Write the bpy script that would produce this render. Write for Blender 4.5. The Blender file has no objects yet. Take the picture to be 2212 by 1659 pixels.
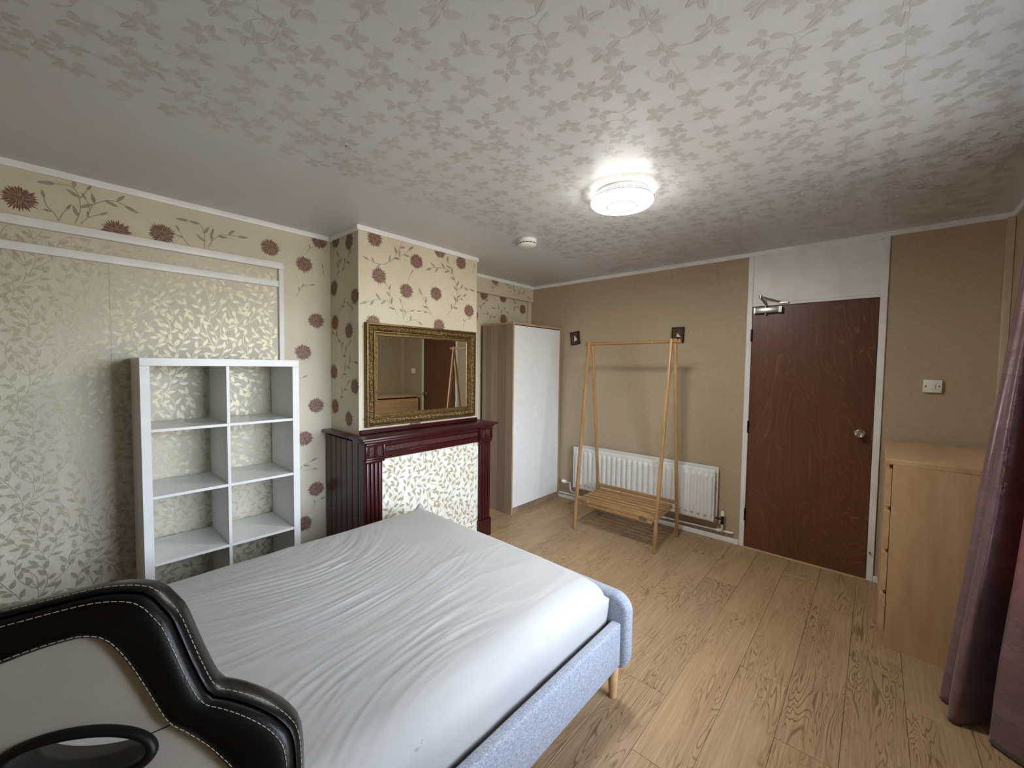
import bpy, bmesh, math, random
from mathutils import Vector, Matrix, noise

random.seed(7)
SC = bpy.context.scene
COL = SC.collection
PI = math.pi
R = math.radians

# ------------------------------------------------------------------ camera
CAM = Vector((-3.7698, -3.0717, 1.4800))
YAW, PITCH, ROLL, FPX = 0.733418, -0.044059, 0.0122948, 872.59
_d = Vector((math.cos(PITCH) * math.cos(YAW), math.cos(PITCH) * math.sin(YAW), math.sin(PITCH)))
_r = _d.cross(Vector((0, 0, 1))).normalized()
_u = _r.cross(_d)
_r2 = _r * math.cos(ROLL) + _u * math.sin(ROLL)
_u2 = -_r * math.sin(ROLL) + _u * math.cos(ROLL)
cd = bpy.data.cameras.new('camera')
cd.sensor_width = 36.0
cd.sensor_fit = 'HORIZONTAL'
cd.lens = FPX / 2212 * 36.0
cd.clip_start = 0.02
cam = bpy.data.objects.new('camera', cd)
COL.objects.link(cam)
cam.matrix_world = Matrix(((_r2.x, _u2.x, -_d.x, CAM.x), (_r2.y, _u2.y, -_d.y, CAM.y),
                           (_r2.z, _u2.z, -_d.z, CAM.z), (0, 0, 0, 1)))
SC.camera = cam

# ------------------------------------------------------------------ room numbers (metres)
H = 2.422            # ceiling height
WD = 3.645           # depth of the room in y
XL = -4.50           # left wall
CX0, CX1, CY = -2.413, -1.316, -0.43      # chimney breast
WX0, WX1, WZ0, WZ1 = -3.05, -1.20, 0.60, 2.18   # window opening in the front wall

# ------------------------------------------------------------------ sky, daylight, exposure
vs = SC.view_settings
vs.view_transform = 'Standard'
vs.look = 'None'
vs.gamma = 1.0
vs.use_curve_mapping = False
vs.exposure = 1.48
SKY = 7.6
cyc = SC.cycles
cyc.use_light_tree = False
cyc.use_adaptive_sampling = True
cyc.adaptive_threshold = 0.05
cyc.adaptive_min_samples = 14
LAMP = 38.0
w = bpy.data.worlds.new('overcast_sky')
SC.world = w
w.use_nodes = True
nt = w.node_tree
nt.nodes.clear()
o_ = nt.nodes.new('ShaderNodeOutputWorld')
bg = nt.nodes.new('ShaderNodeBackground')
tc = nt.nodes.new('ShaderNodeTexCoord')
sx = nt.nodes.new('ShaderNodeSeparateXYZ')
rp = nt.nodes.new('ShaderNodeValToRGB')
mr = nt.nodes.new('ShaderNodeMapRange')
mr.inputs[1].default_value = -1
mr.inputs[2].default_value = 1
nt.links.new(tc.outputs['Generated'], sx.inputs[0])
nt.links.new(sx.outputs['Z'], mr.inputs[0])
nt.links.new(mr.outputs[0], rp.inputs[0])
rp.color_ramp.elements[0].position = 0.47
rp.color_ramp.elements[0].color = (0.36, 0.35, 0.32, 1)
rp.color_ramp.elements[1].position = 0.53
rp.color_ramp.elements[1].color = (0.78, 0.88, 1.03, 1)
e = rp.color_ramp.elements.new(1.0)
e.color = (0.77, 0.89, 1.10, 1)
nt.links.new(rp.outputs[0], bg.inputs[0])
bg.inputs[1].default_value = SKY
nt.links.new(bg.outputs[0], o_.inputs[0])
pl = bpy.data.lights.new('window_daylight_portal', 'AREA')
pl.shape = 'RECTANGLE'
pl.size = WX1 - WX0
pl.size_y = WZ1 - WZ0
pl.cycles.is_portal = True
po = bpy.data.objects.new('window_daylight_portal', pl)
COL.objects.link(po)
po.location = ((WX0 + WX1) / 2, -WD - 0.24, (WZ0 + WZ1) / 2)
po.rotation_euler = (R(90), 0, 0)     # emits along -Z -> +Y (into the room)

# ------------------------------------------------------------------ helpers
def lin(c):
    return tuple(((x / 255) / 12.92 if x / 255 <= 0.04045 else ((x / 255 + 0.055) / 1.055) ** 2.4) for x in c)

class NT:
    """small helper to wire shader nodes"""
    def __init__(s, name):
        s.m = bpy.data.materials.new(name)
        s.m.use_nodes = True
        s.t = s.m.node_tree
        s.b = s.t.nodes['Principled BSDF']
        s.out = s.t.nodes['Material Output']
    def n(s, typ, **kw):
        nd = s.t.nodes.new('ShaderNode' + typ)
        for k, v in kw.items():
            if k.startswith('i_'):
                nd.inputs[k[2:].replace('_', ' ')].default_value = v
            else:
                setattr(nd, k, v)
        return nd
    def l(s, a, b):
        s.t.links.new(a, b)
    def coord(s, scale=(1, 1, 1), kind='Object', rand=False, rot=(0, 0, 0)):
        tc = s.n('TexCoord')
        mp = s.n('Mapping')
        mp.inputs['Scale'].default_value = scale
        mp.inputs['Rotation'].default_value = rot
        s.l(tc.outputs[kind], mp.inputs[0])
        if rand:
            oi = s.n('ObjectInfo')
            mu = s.n('VectorMath', operation='SCALE')
            cb = s.n('CombineXYZ')
            s.l(oi.outputs['Random'], cb.inputs[0]); s.l(oi.outputs['Random'], cb.inputs[1]); s.l(oi.outputs['Random'], cb.inputs[2])
            s.l(cb.outputs[0], mu.inputs[0])
            mu.inputs['Scale'].default_value = 37.0
            s.l(mu.outputs[0], mp.inputs['Location'])
        return mp.outputs[0]
    def noise(s, vec, scale, detail=3, rough=0.5, dist=0.0):
        nd = s.n('TexNoise')
        s.l(vec, nd.inputs['Vector'])
        nd.inputs['Scale'].default_value = scale
        nd.inputs['Detail'].default_value = detail
        nd.inputs['Roughness'].default_value = rough
        nd.inputs['Distortion'].default_value = dist
        return nd.outputs['Fac']
    def math(s, op, a, b=None, c=None):
        nd = s.n('Math', operation=op)
        for k, v in enumerate((a, b, c)):
            if v is None:
                continue
            if isinstance(v, (int, float)):
                nd.inputs[k].default_value = v
            else:
                s.l(v, nd.inputs[k])
        return nd.outputs[0]
    def ramp(s, fac, stops, interp='LINEAR'):
        nd = s.n('ValToRGB')
        cr = nd.color_ramp
        cr.interpolation = interp
        while len(cr.elements) < len(stops):
            cr.elements.new(0.5)
        for e, (p, c) in zip(cr.elements, stops):
            e.position = p
            e.color = (*lin(c), 1) if len(c) == 3 else c
        s.l(fac, nd.inputs[0])
        return nd.outputs[0]
    def mix(s, fac, a, b, mode='MIX'):
        nd = s.n('MixRGB', blend_type=mode)
        for k, v in ((0, fac), (1, a), (2, b)):
            if isinstance(v, (int, float)):
                nd.inputs[k].default_value = v
            elif isinstance(v, tuple):
                nd.inputs[k].default_value = (*lin(v), 1)
            else:
                s.l(v, nd.inputs[k])
        return nd.outputs[0]
    def bump(s, h, strength=0.2, dist=0.002):
        nd = s.n('Bump')
        nd.inputs['Strength'].default_value = strength
        nd.inputs['Distance'].default_value = dist
        s.l(h, nd.inputs['Height'])
        s.l(nd.outputs[0], s.b.inputs['Normal'])
    def set(s, col=None, rough=None, metal=None, **kw):
        if col is not None:
            if isinstance(col, tuple):
                s.b.inputs['Base Color'].default_value = (*lin(col), 1)
            else:
                s.l(col, s.b.inputs['Base Color'])
        if rough is not None:
            if isinstance(rough, (int, float)):
                s.b.inputs['Roughness'].default_value = rough
            else:
                s.l(rough, s.b.inputs['Roughness'])
        if metal is not None:
            s.b.inputs['Metallic'].default_value = metal
        for k, v in kw.items():
            s.b.inputs[k.replace('_', ' ')].default_value = v
        return s.m

MAT = {}
def plain(name, col, rough=0.5, metal=0.0, var=0.06, scale=14.0, bump=0.0, bscale=90.0, **kw):
    k = NT(name)
    v = k.coord()
    n1 = k.noise(v, scale, 4)
    dark = tuple(max(0, c * (1 - var)) for c in col)
    light = tuple(min(255, c * (1 + var)) for c in col)
    c = k.ramp(n1, [(0.3, dark), (0.7, light)])
    if bump:
        k.bump(k.noise(v, bscale, 2), bump)
    MAT[name] = k.set(c, rough, metal, **kw)
    return MAT[name]

plain('white_paint', (232, 231, 228), 0.38, var=0.03, scale=6, bump=0.12, bscale=40)
plain('beige_paint', (190, 176, 152), 0.5, var=0.04)
plain('white_melamine', (222, 223, 220), 0.30, var=0.015)
plain('white_plastic', (232, 231, 224), 0.35, var=0.02)
plain('radiator_enamel', (222, 222, 218), 0.32, var=0.02)
plain('chrome', (200, 200, 198), 0.16, 1.0, var=0.03)
plain('steel', (168, 166, 160), 0.30, 1.0, var=0.08)
plain('dark_metal', (70, 60, 52), 0.4, 1.0, var=0.2)
plain('black_plastic', (14, 14, 16), 0.45, var=0.1)
plain('thread', (196, 190, 172), 0.7, var=0.05)
plain('dark_print', (108, 78, 66), 0.55, var=0.14, scale=60)
plain('light_brown_print', (168, 136, 114), 0.55, var=0.08, scale=60)
plain('grey_print', (148, 142, 124), 0.45, var=0.12, scale=50)
plain('pale_print', (214, 205, 186), 0.6, var=0.1, scale=60)
plain('brown_canvas', (72, 48, 34), 0.6, var=0.35, scale=40)
plain('black_frame', (26, 17, 14), 0.35, var=0.15)
plain('bed_leg_wood', (205, 168, 118), 0.45, var=0.07, scale=30)
plain('lining_dark', (58, 56, 52), 0.7, var=0.1)
plain('alarm_slot', (70, 68, 70), 0.6)
plain('grey_line', (34, 32, 36), 0.6)

# flower wallpaper
k = NT('flower_wallpaper'); v = k.coord()
g = k.noise(v, 3.0, 3)
fib = k.noise(k.coord((220, 220, 30)), 1.0, 2)
c = k.ramp(g, [(0.3, (201, 191, 167)), (0.7, (211, 202, 180))])
c = k.mix(0.10, c, k.ramp(fib, [(0.3, (170, 152, 120)), (0.7, (240, 230, 205))]), 'MIX')
k.bump(fib, 0.10, 0.001)
MAT['flower_wallpaper'] = k.set(c, 0.5)
# leaf wallpaper (satin ground)
k = NT('leaf_wallpaper'); v = k.coord()
fib = k.noise(k.coord((160, 160, 60)), 1.0, 3)
c = k.ramp(k.noise(v, 2.5, 3), [(0.3, (196, 188, 168)), (0.7, (208, 201, 182))])
c = k.mix(0.14, c, k.ramp(fib, [(0.3, (150, 140, 118)), (0.7, (245, 240, 222))]))
k.bump(fib, 0.16, 0.001)
MAT['leaf_wallpaper'] = k.set(c, 0.46)
# metallic leaf ink
k = NT('leaf_ink'); v = k.coord()
c = k.ramp(k.noise(v, 140, 2), [(0.35, (170, 162, 136)), (0.65, (190, 183, 158))])
k.bump(k.noise(v, 200, 2), 0.15, 0.001)
MAT['leaf_ink'] = k.set(c, 0.42, 0.45)
k = NT('leaf_ink_matt'); v = k.coord()
c = k.ramp(k.noise(v, 140, 2), [(0.35, (164, 155, 126)), (0.65, (182, 173, 144))])
MAT['leaf_ink_matt'] = k.set(c, 0.5)
k = NT('panel_paper'); v = k.coord()
c = k.ramp(k.noise(v, 5, 3), [(0.3, (222, 220, 208)), (0.7, (234, 232, 222))])
MAT['panel_paper'] = k.set(c, 0.5)
# woven beige paper
k = NT('beige_wallpaper')
a = k.noise(k.coord((300, 300, 26)), 1.0, 2)
b = k.noise(k.coord((26, 26, 320)), 1.0, 2)
f = k.math('ADD', a, b)
f = k.math('MULTIPLY', f, 0.5)
bigv = k.noise(k.coord(), 1.6, 4)
c = k.mix(0.4, k.ramp(f, [(0.35, (162, 145, 119)), (0.65, (192, 175, 148))]),
          k.ramp(bigv, [(0.3, (172, 155, 129)), (0.7, (184, 167, 141))]))
k.bump(f, 0.15, 0.001)
MAT['beige_wallpaper'] = k.set(c, 0.62)
# ceiling paper
k = NT('ceiling_paper'); v = k.coord()
c = k.ramp(k.noise(v, 1.2, 4), [(0.3, (202, 202, 203)), (0.7, (210, 210, 211))])
k.bump(k.noise(v, 130, 3), 0.22, 0.002)
MAT['ceiling_paper'] = k.set(c, 0.42)
k = NT('ceiling_ink'); v = k.coord()
c = k.ramp(k.noise(v, 90, 2), [(0.3, (189, 187, 185)), (0.7, (197, 195, 194))])
MAT['ceiling_ink'] = k.set(c, 0.33)
# oak laminate planks
k = NT('oak_plank')
vv = k.coord((1.5, 13, 1), rand=True)
n1 = k.noise(vv, 1.0, 2, 0.45, 0.6)
ln = k.math('FRACT', k.math('MULTIPLY', n1, 19.0))
ln = k.math('ABSOLUTE', k.math('SUBTRACT', ln, 0.5))
lines = k.ramp(ln, [(0.0, (0, 0, 0)), (0.20, (255, 255, 255))])
patch = k.noise(k.coord((1.5, 5, 1), rand=True), 1.3, 3)
pm = k.ramp(patch, [(0.38, (20, 20, 20)), (0.58, (255, 255, 255))])
fine = k.noise(k.coord((4, 150, 1), rand=True), 1.0, 3, 0.6)
oi = k.n('ObjectInfo')
base = k.ramp(oi.outputs['Random'], [(0.0, (154, 129, 101)), (0.5, (167, 139, 106)), (1.0, (174, 143, 107))])
c = k.mix(0.5, base, k.ramp(fine, [(0.25, (130, 103, 75)), (0.75, (190, 162, 126))]))
dk = k.mix(1.0, c, (172, 154, 134), 'MULTIPLY')
bw = k.n('RGBToBW'); k.l(lines, bw.inputs[0])
bp_ = k.n('RGBToBW'); k.l(pm, bp_.inputs[0])
fac = k.math('MULTIPLY', k.math('SUBTRACT', 1.0, bw.outputs[0]), k.math('MULTIPLY', bp_.outputs[0], 0.85))
c = k.mix(fac, c, dk)
kn = k.n('TexVoronoi'); k.l(k.coord((1.3, 3.4, 1), rand=True), kn.inputs['Vector']); kn.inputs['Scale'].default_value = 1.0
kfac = k.ramp(kn.outputs['Distance'], [(0.02, (255, 255, 255)), (0.11, (0, 0, 0))])
kb = k.n('RGBToBW'); k.l(kfac, kb.inputs[0])
c = k.mix(k.math('MULTIPLY', kb.outputs[0], 0.6), c, (92, 64, 42))
k.bump(fine, 0.05, 0.001)
MAT['oak_plank'] = k.set(c, 0.42)
# rotary cut door veneer
k = NT('door_veneer')
v = k.coord((1, 1.25, 0.46))
n1 = k.noise(v, 1.5, 4, 0.5, 0.9)
ln = k.math('FRACT', k.math('MULTIPLY', n1, 30.0))
a = k.ramp(ln, [(0.0, (235, 235, 235)), (0.10, (90, 90, 90)), (0.5, (0, 0, 0)), (0.95, (20, 20, 20)), (1.0, (255, 255, 255))])
bw = k.n('RGBToBW'); k.l(a, bw.inputs[0])
fine = k.noise(k.coord((60, 60, 3)), 1.0, 3)
c = k.ramp(k.noise(v, 2.2, 3), [(0.3, (90, 53, 39)), (0.7, (106, 66, 48))])
c = k.mix(0.25, c, k.ramp(fine, [(0.3, (66, 36, 26)), (0.7, (112, 68, 48))]))
c = k.mix(k.math('MULTIPLY', k.math('MULTIPLY', bw.outputs[0], k.noise(v, 3.0, 2)), 0.95), c, (150, 100, 68))
MAT['door_veneer'] = k.set(c, 0.36)
# mahogany
k = NT('mahogany')
fine = k.noise(k.coord((30, 30, 30)), 1.0, 4)
c = k.ramp(k.noise(k.coord((6, 60, 60)), 1.0, 3), [(0.3, (40, 10, 10)), (0.7, (66, 17, 16))])
c = k.mix(0.3, c, k.ramp(fine, [(0.3, (28, 9, 9)), (0.7, (74, 22, 18))]))
MAT['mahogany'] = k.set(c, 0.30)
k = NT('carved_mahogany'); v = k.coord()
h = k.noise(v, 95, 3)
c = k.ramp(h, [(0.35, (34, 10, 11)), (0.65, (86, 40, 38))])
k.bump(h, 0.8, 0.004)
MAT['carved_mahogany'] = k.set(c, 0.4)
# wood makers
def wood(name, dark, light, sc, rough=0.45, stripes=None):
    k = NT(name)
    f1 = k.noise(k.coord(sc, rand=False), 1.0, 4, 0.6)
    c = k.ramp(f1, [(0.28, dark), (0.72, light)])
    if stripes:
        s2 = k.noise(k.coord(stripes[0]), 1.0, 0)
        c = k.mix(stripes[1], c, k.ramp(s2, [(0.42, dark), (0.44, light)], 'CONSTANT'))
    k.bump(f1, 0.04, 0.001)
    MAT[name] = k.set(c, rough)
wood('wardrobe_oak', (116, 96, 78), (160, 138, 116), (60, 60, 2.0), 0.5, ((3, 11, 0.01), 0.35))
wood('wardrobe_edge', (150, 124, 92), (186, 158, 122), (60, 60, 3.0), 0.5)
wood('rack_bamboo', (142, 107, 66), (180, 143, 96), (40, 40, 3), 0.38)
wood('rack_bamboo_long', (142, 107, 66), (178, 141, 93), (40, 3, 40), 0.38)
wood('birch_veneer', (186, 150, 110), (208, 174, 134), (14, 14, 2.0), 0.36)
wood('birch_top', (186, 150, 110), (208, 174, 134), (2, 14, 14), 0.34)
# gilded frame
k = NT('gilt_ornament')
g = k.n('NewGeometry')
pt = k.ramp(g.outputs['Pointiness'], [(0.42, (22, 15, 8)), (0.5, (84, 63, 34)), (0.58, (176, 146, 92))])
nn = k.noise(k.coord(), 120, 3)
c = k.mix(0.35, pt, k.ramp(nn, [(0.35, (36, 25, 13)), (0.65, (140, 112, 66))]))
MAT['gilt_ornament'] = k.set(c, 0.52, 0.6)
k = NT('gilt_smooth')
nn = k.noise(k.coord((8, 8, 8)), 6, 4)
c = k.ramp(nn, [(0.3, (88, 68, 36)), (0.7, (134, 108, 62))])
MAT['gilt_smooth'] = k.set(c, 0.46, 0.7)
k = NT('mirror_glass')
nn = k.noise(k.coord(), 12, 3)
MAT['mirror_glass'] = k.set(k.ramp(nn, [(0.3, (222, 224, 220)), (0.7, (228, 230, 226))]), 0.015, 1.0)
# sheet
k = NT('bed_sheet'); v = k.coord()
wv = k.noise(k.coord((300, 300, 300)), 1.0, 2)
c = k.ramp(k.noise(v, 2.0, 4), [(0.3, (156, 155, 154)), (0.7, (166, 165, 163))])
fold = k.noise(k.coord((3.0, 30, 3.0), rot=(0, 0, -0.12)), 1.0, 4, 0.6)
k.bump(k.math('ADD', k.math('MULTIPLY', wv, 0.12), fold), 0.35, 0.006)
def smudge(c, pos, rad_, sc, amt):
    vm = k.n('VectorMath', operation='DISTANCE'); k.l(v, vm.inputs[0]); vm.inputs[1].default_value = pos
    near_ = k.ramp(vm.outputs['Value'], [(rad_ * 0.4, (255, 255, 255)), (rad_, (0, 0, 0))])
    bn = k.n('RGBToBW'); k.l(near_, bn.inputs[0])
    spk = k.ramp(k.noise(k.coord(sc), 1.0, 3, 0.6), [(0.56, (0, 0, 0)), (0.62, (255, 255, 255))])
    bs = k.n('RGBToBW'); k.l(spk, bs.inputs[0])
    return k.mix(k.math('MULTIPLY', k.math('MULTIPLY', bn.outputs[0], bs.outputs[0]), amt), c, (96, 90, 88))
c = smudge(c, (-0.04, -0.69, 0.20), 0.032, (50, 120, 50), 0.55)
c = smudge(c, (0.54, -0.69, 0.19), 0.05, (36, 150, 80), 0.25)
MAT['bed_sheet'] = k.set(c, 0.75, Sheen_Weight=0.15)
# heather upholstery
k = NT('bed_upholstery'); v = k.coord()
s1 = k.noise(v, 330, 2, 0.7)
s2 = k.noise(v, 190, 2, 0.7)
c = k.ramp(k.math('MULTIPLY', k.math('ADD', s1, s2), 0.5), [(0.38, (108, 114, 128)), (0.5, (135, 142, 154)), (0.62, (168, 173, 182))])
k.bump(s1, 0.5, 0.002)
MAT['bed_upholstery'] = k.set(c, 0.85, Sheen_Weight=0.2)
# leathers
for nm, col, rg in (('black_leather', (8, 8, 10), 0.33), ('white_leather', (206, 202, 192), 0.48)):
    k = NT(nm); v = k.coord()
    vor = k.n('TexVoronoi'); k.l(v, vor.inputs['Vector']); vor.inputs['Scale'].default_value = 750
    k.bump(k.math('ADD', vor.outputs['Distance'], k.math('MULTIPLY', k.noise(v, 22, 2), 0.8)), 0.07, 0.0015)
    c = k.ramp(k.noise(v, 9, 3), [(0.3, tuple(x * 0.93 for x in col)), (0.7, col)])
    MAT[nm] = k.set(c, rg, Specular_IOR_Level=0.35)
# curtain satin: translucent cloth
k = NT('curtain_satin')
v = k.coord()
slub = k.noise(k.coord((30, 30, 260)), 1.0, 3, 0.7)
sz = k.n('SeparateXYZ'); k.l(v, sz.inputs[0])
bandn = k.noise(k.coord((0.01, 0.01, 9.0)), 1.0, 1)
c = k.ramp(slub, [(0.3, (110, 86, 90)), (0.7, (156, 131, 134))])
c = k.mix(0.25, c, k.ramp(bandn, [(0.40, (134, 108, 116)), (0.44, (92, 66, 76)), (0.56, (92, 66, 76)), (0.6, (134, 108, 116))]))
k.set(c, 0.33, 0.45, Sheen_Weight=0.3)
k.bump(slub, 0.12, 0.001)
tr = k.n('BsdfTranslucent')
tr.inputs['Color'].default_value = (*lin((226, 92, 118)), 1)
ms = k.n('MixShader'); ms.inputs[0].default_value = 0.16
k.l(k.b.outputs[0], ms.inputs[1]); k.l(tr.outputs[0], ms.inputs[2]); k.l(ms.outputs[0], k.out.inputs[0])
MAT['curtain_satin'] = k.m
# lamp diffuser
k = NT('lamp_diffuser')
nn = k.noise(k.coord(), 5, 2)
k.set(k.ramp(nn, [(0.3, (245, 245, 240)), (0.7, (250, 250, 246))]), 0.4)
k.b.inputs['Emission Color'].default_value = (1.0, 0.98, 0.90, 1)
k.b.inputs['Emission Strength'].default_value = LAMP
MAT['lamp_diffuser'] = k.m
k = NT('lamp_rim')
k.set(k.ramp(k.noise(k.coord(), 5, 2), [(0.3, (245, 245, 240)), (0.7, (250, 250, 246))]), 0.4)
k.b.inputs['Emission Color'].default_value = (1.0, 0.98, 0.90, 1)
k.b.inputs['Emission Strength'].default_value = LAMP * 0.05
MAT['lamp_rim'] = k.m
# window glass: thin, mostly clear
k = NT('window_glass')
tp = k.n('BsdfTransparent'); gl = k.n('BsdfGlossy'); gl.inputs['Roughness'].default_value = 0.02
fr = k.n('Fresnel'); fr.inputs['IOR'].default_value = 1.45
ms = k.n('MixShader')
k.l(fr.outputs[0], ms.inputs[0]); k.l(tp.outputs[0], ms.inputs[1]); k.l(gl.outputs[0], ms.inputs[2]); k.l(ms.outputs[0], k.out.inputs[0])
MAT['window_glass'] = k.m

ORG = {}
def thing(name, loc, label, cat, group=None):
    o = bpy.data.objects.new(name, None)
    o.empty_display_size = 0.1
    COL.objects.link(o)
    o.location = loc
    o['label'] = label
    o['category'] = cat
    if group:
        o['group'] = group
    ORG[o.name] = Vector(loc)
    return o

def sharpen(bm, ang=38):
    lim = R(ang)
    for f in bm.faces:
        f.smooth = True
    for ed in bm.edges:
        if len(ed.link_faces) == 2:
            try:
                if ed.calc_face_angle() > lim:
                    ed.smooth = False
            except ValueError:
                pass

def obj(name, bm, mat, parent=None, label=None, smooth=True, ang=38, origin=None, recalc=True):
    if recalc:
        bmesh.ops.recalc_face_normals(bm, faces=bm.faces[:])
    if smooth:
        sharpen(bm, ang)
    org = ORG[parent.name] if parent is not None else Vector(origin or (0, 0, 0))
    if org.length > 0:
        bmesh.ops.translate(bm, verts=bm.verts[:], vec=-org)
    me = bpy.data.meshes.new(name)
    bm.to_mesh(me)
    bm.free()
    for mm in (mat if isinstance(mat, (list, tuple)) else [mat]):
        me.materials.append(MAT[mm])
    o = bpy.data.objects.new(name, me)
    COL.objects.link(o)
    if parent is not None:
        o.parent = parent
    else:
        o.location = org
    ORG[o.name] = org
    if label:
        o['label'] = label
    return o

def struct(name, bm, mat, parent=None, label=None, **kw):
    o = obj(name, bm, mat, parent, label, **kw)
    if parent is None:
        o['kind'] = 'structure'
    return o

def B():
    return bmesh.new()

def box(bm, x0, x1, y0, y1, z0, z1, bev=0.0, seg=1):
    x0, x1 = min(x0, x1), max(x0, x1)
    y0, y1 = min(y0, y1), max(y0, y1)
    z0, z1 = min(z0, z1), max(z0, z1)
    vs_ = [bm.verts.new((x, y, z)) for x in (x0, x1) for y in (y0, y1) for z in (z0, z1)]
    idx = [(0, 1, 3, 2), (4, 6, 7, 5), (0, 4, 5, 1), (2, 3, 7, 6), (0, 2, 6, 4), (1, 5, 7, 3)]
    fs = [bm.faces.new([vs_[i] for i in q]) for q in idx]
    if bev > 0:
        es = list({ed for f in fs for ed in f.edges})
        bmesh.ops.bevel(bm, geom=es, offset=bev, offset_type='OFFSET', segments=seg, profile=0.5, affect='EDGES')
    return bm

def frame_of(t):
    t = t.normalized()
    a = Vector((0, 0, 1)) if abs(t.z) < 0.9 else Vector((1, 0, 0))
    x = t.cross(a).normalized()
    return x, t.cross(x).normalized()

def tube(bm, pts, r, n=12, closed=False, caps=True):
    pts = [Vector(p) for p in pts]
    rs = r if isinstance(r, (list, tuple)) else [r] * len(pts)
    rings = []
    px = None
    for i, p in enumerate(pts):
        if closed:
            t = pts[(i + 1) % len(pts)] - pts[i - 1]
        else:
            t = (pts[min(i + 1, len(pts) - 1)] - pts[max(i - 1, 0)])
        t.normalize()
        if px is None:
            x, y = frame_of(t)
        else:
            x = (px - t * px.dot(t)).normalized()
            y = t.cross(x)
        px = x
        rings.append([bm.verts.new(p + (x * math.cos(2 * PI * k / n) + y * math.sin(2 * PI * k / n)) * rs[i]) for k in range(n)])
    m = len(rings)
    for i in range(m if closed else m - 1):
        a, b = rings[i], rings[(i + 1) % m]
        for k in range(n):
            bm.faces.new((a[k], a[(k + 1) % n], b[(k + 1) % n], b[k]))
    if caps and not closed:
        bm.faces.new(rings[0][::-1])
        bm.faces.new(rings[-1])
    return bm

def lathe(bm, prof, c, axis=Vector((0, 0, 1)), n=40):
    axis = Vector(axis).normalized()
    x, y = frame_of(axis)
    c = Vector(c)
    rings = []
    for r, h in prof:
        if r < 1e-6:
            rings.append([bm.verts.new(c + axis * h)])
        else:
            rings.append([bm.verts.new(c + axis * h + (x * math.cos(2 * PI * k / n) + y * math.sin(2 * PI * k / n)) * r) for k in range(n)])
    for a, b in zip(rings, rings[1:]):
        for k in range(n):
            if len(a) == 1 and len(b) == 1:
                continue
            if len(a) == 1:
                bm.faces.new((a[0], b[k], b[(k + 1) % n]))
            elif len(b) == 1:
                bm.faces.new((a[k], a[(k + 1) % n], b[0]))
            else:
                bm.faces.new((a[k], a[(k + 1) % n], b[(k + 1) % n], b[k]))
    return bm

def poly(bm, pts):
    return bm.faces.new([bm.verts.new(p) for p in pts])

# ------------------------------------------------------------------ printed wallpaper motifs (flat ink, one mesh per surface)
def veined_leaf(bm, to3, x, y, ang, ln, wd, n=6, gap=0.0012):
    JO[0] = 0.00004 + JR.random() * 0.0001
    ca, sa = math.cos(ang), math.sin(ang)
    for s_ in (1, -1):
        pts = [(0.002, s_ * gap * 0.5)] + [(i / n * ln, s_ * (gap * 0.5 + wd * 0.5 * math.sin(PI * (i / n) ** 0.85) ** 0.85)) for i in range(1, n)] + [(ln, s_ * gap * 0.3), (ln * 0.5, s_ * gap * 0.5)]
        if s_ < 0:
            pts = pts[::-1]
        poly(bm, [to3(x + px * ca - py * sa, y + px * sa + py * ca) for px, py in pts])

JO = [0.0]
JR = random.Random(99)
def leaf(bm, to3, x, y, ang, ln, wd, n=4):
    JO[0] = 0.00004 + JR.random() * 0.0002
    ca, sa = math.cos(ang), math.sin(ang)
    up, dn = [], []
    for i in range(1, n):
        t = i / n
        h = wd * 0.5 * math.sin(PI * t ** 0.8) ** 0.9
        up.append((t * ln, h)); dn.append((t * ln, -h))
    pts = [(0, 0)] + dn + [(ln, 0)] + up[::-1]
    poly(bm, [to3(x + px * ca - py * sa, y + px * sa + py * ca) for px, py in pts])

def ribbon(bm, to3, pts, wd):
    JO[0] = JR.random() * 0.00008
    L, Rr = [], []
    for i, p in enumerate(pts):
        a = pts[max(0, i - 1)]; b = pts[min(len(pts) - 1, i + 1)]
        dx, dy = b[0] - a[0], b[1] - a[1]
        d = math.hypot(dx, dy) or 1
        nx, ny = -dy / d * wd / 2, dx / d * wd / 2
        L.append(bm.verts.new(to3(p[0] + nx, p[1] + ny)))
        Rr.append(bm.verts.new(to3(p[0] - nx, p[1] - ny)))
    for i in range(len(pts) - 1):
        bm.faces.new((Rr[i], Rr[i + 1], L[i + 1], L[i]))

def smooth2(pts, n=6):
    """Catmull-Rom through 2-D points"""
    out = []
    P = [pts[0]] + list(pts) + [pts[-1]]
    for i in range(1, len(P) - 2):
        for k_ in range(n):
            t = k_ / n
            q = []
            for a in (0, 1):
                p0, p1, p2, p3 = P[i - 1][a], P[i][a], P[i + 1][a], P[i + 2][a]
                q.append(0.5 * (2 * p1 + (p2 - p0) * t + (2 * p0 - 5 * p1 + 4 * p2 - p3) * t * t + (3 * p1 - p0 - 3 * p2 + p3) * t ** 3))
            out.append(tuple(q))
    out.append(tuple(pts[-1]))
    return out

def chrysanth(bm, to3, x, y, r, rng):
    ph = rng.random() * 6.28
    for r0, r1, n, wd in ((0.52, 1.03, 32, 0.105), (0.34, 0.80, 26, 0.092), (0.17, 0.56, 18, 0.082), (0.0, 0.30, 10, 0.07)):
        ph += 0.4
        for i in range(n):
            a = ph + 2 * PI * i / n + rng.uniform(-0.05, 0.05)
            rr1 = r1 * rng.uniform(0.86, 1.06)
            a2 = a + rng.uniform(-0.10, 0.10)
            leaf(bm, to3, x + math.cos(a) * r0 * r, y + math.sin(a) * r0 * r * 0.95, a2, (rr1 - r0) * r, wd * r * rng.uniform(0.8, 1.05), 4)

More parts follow.
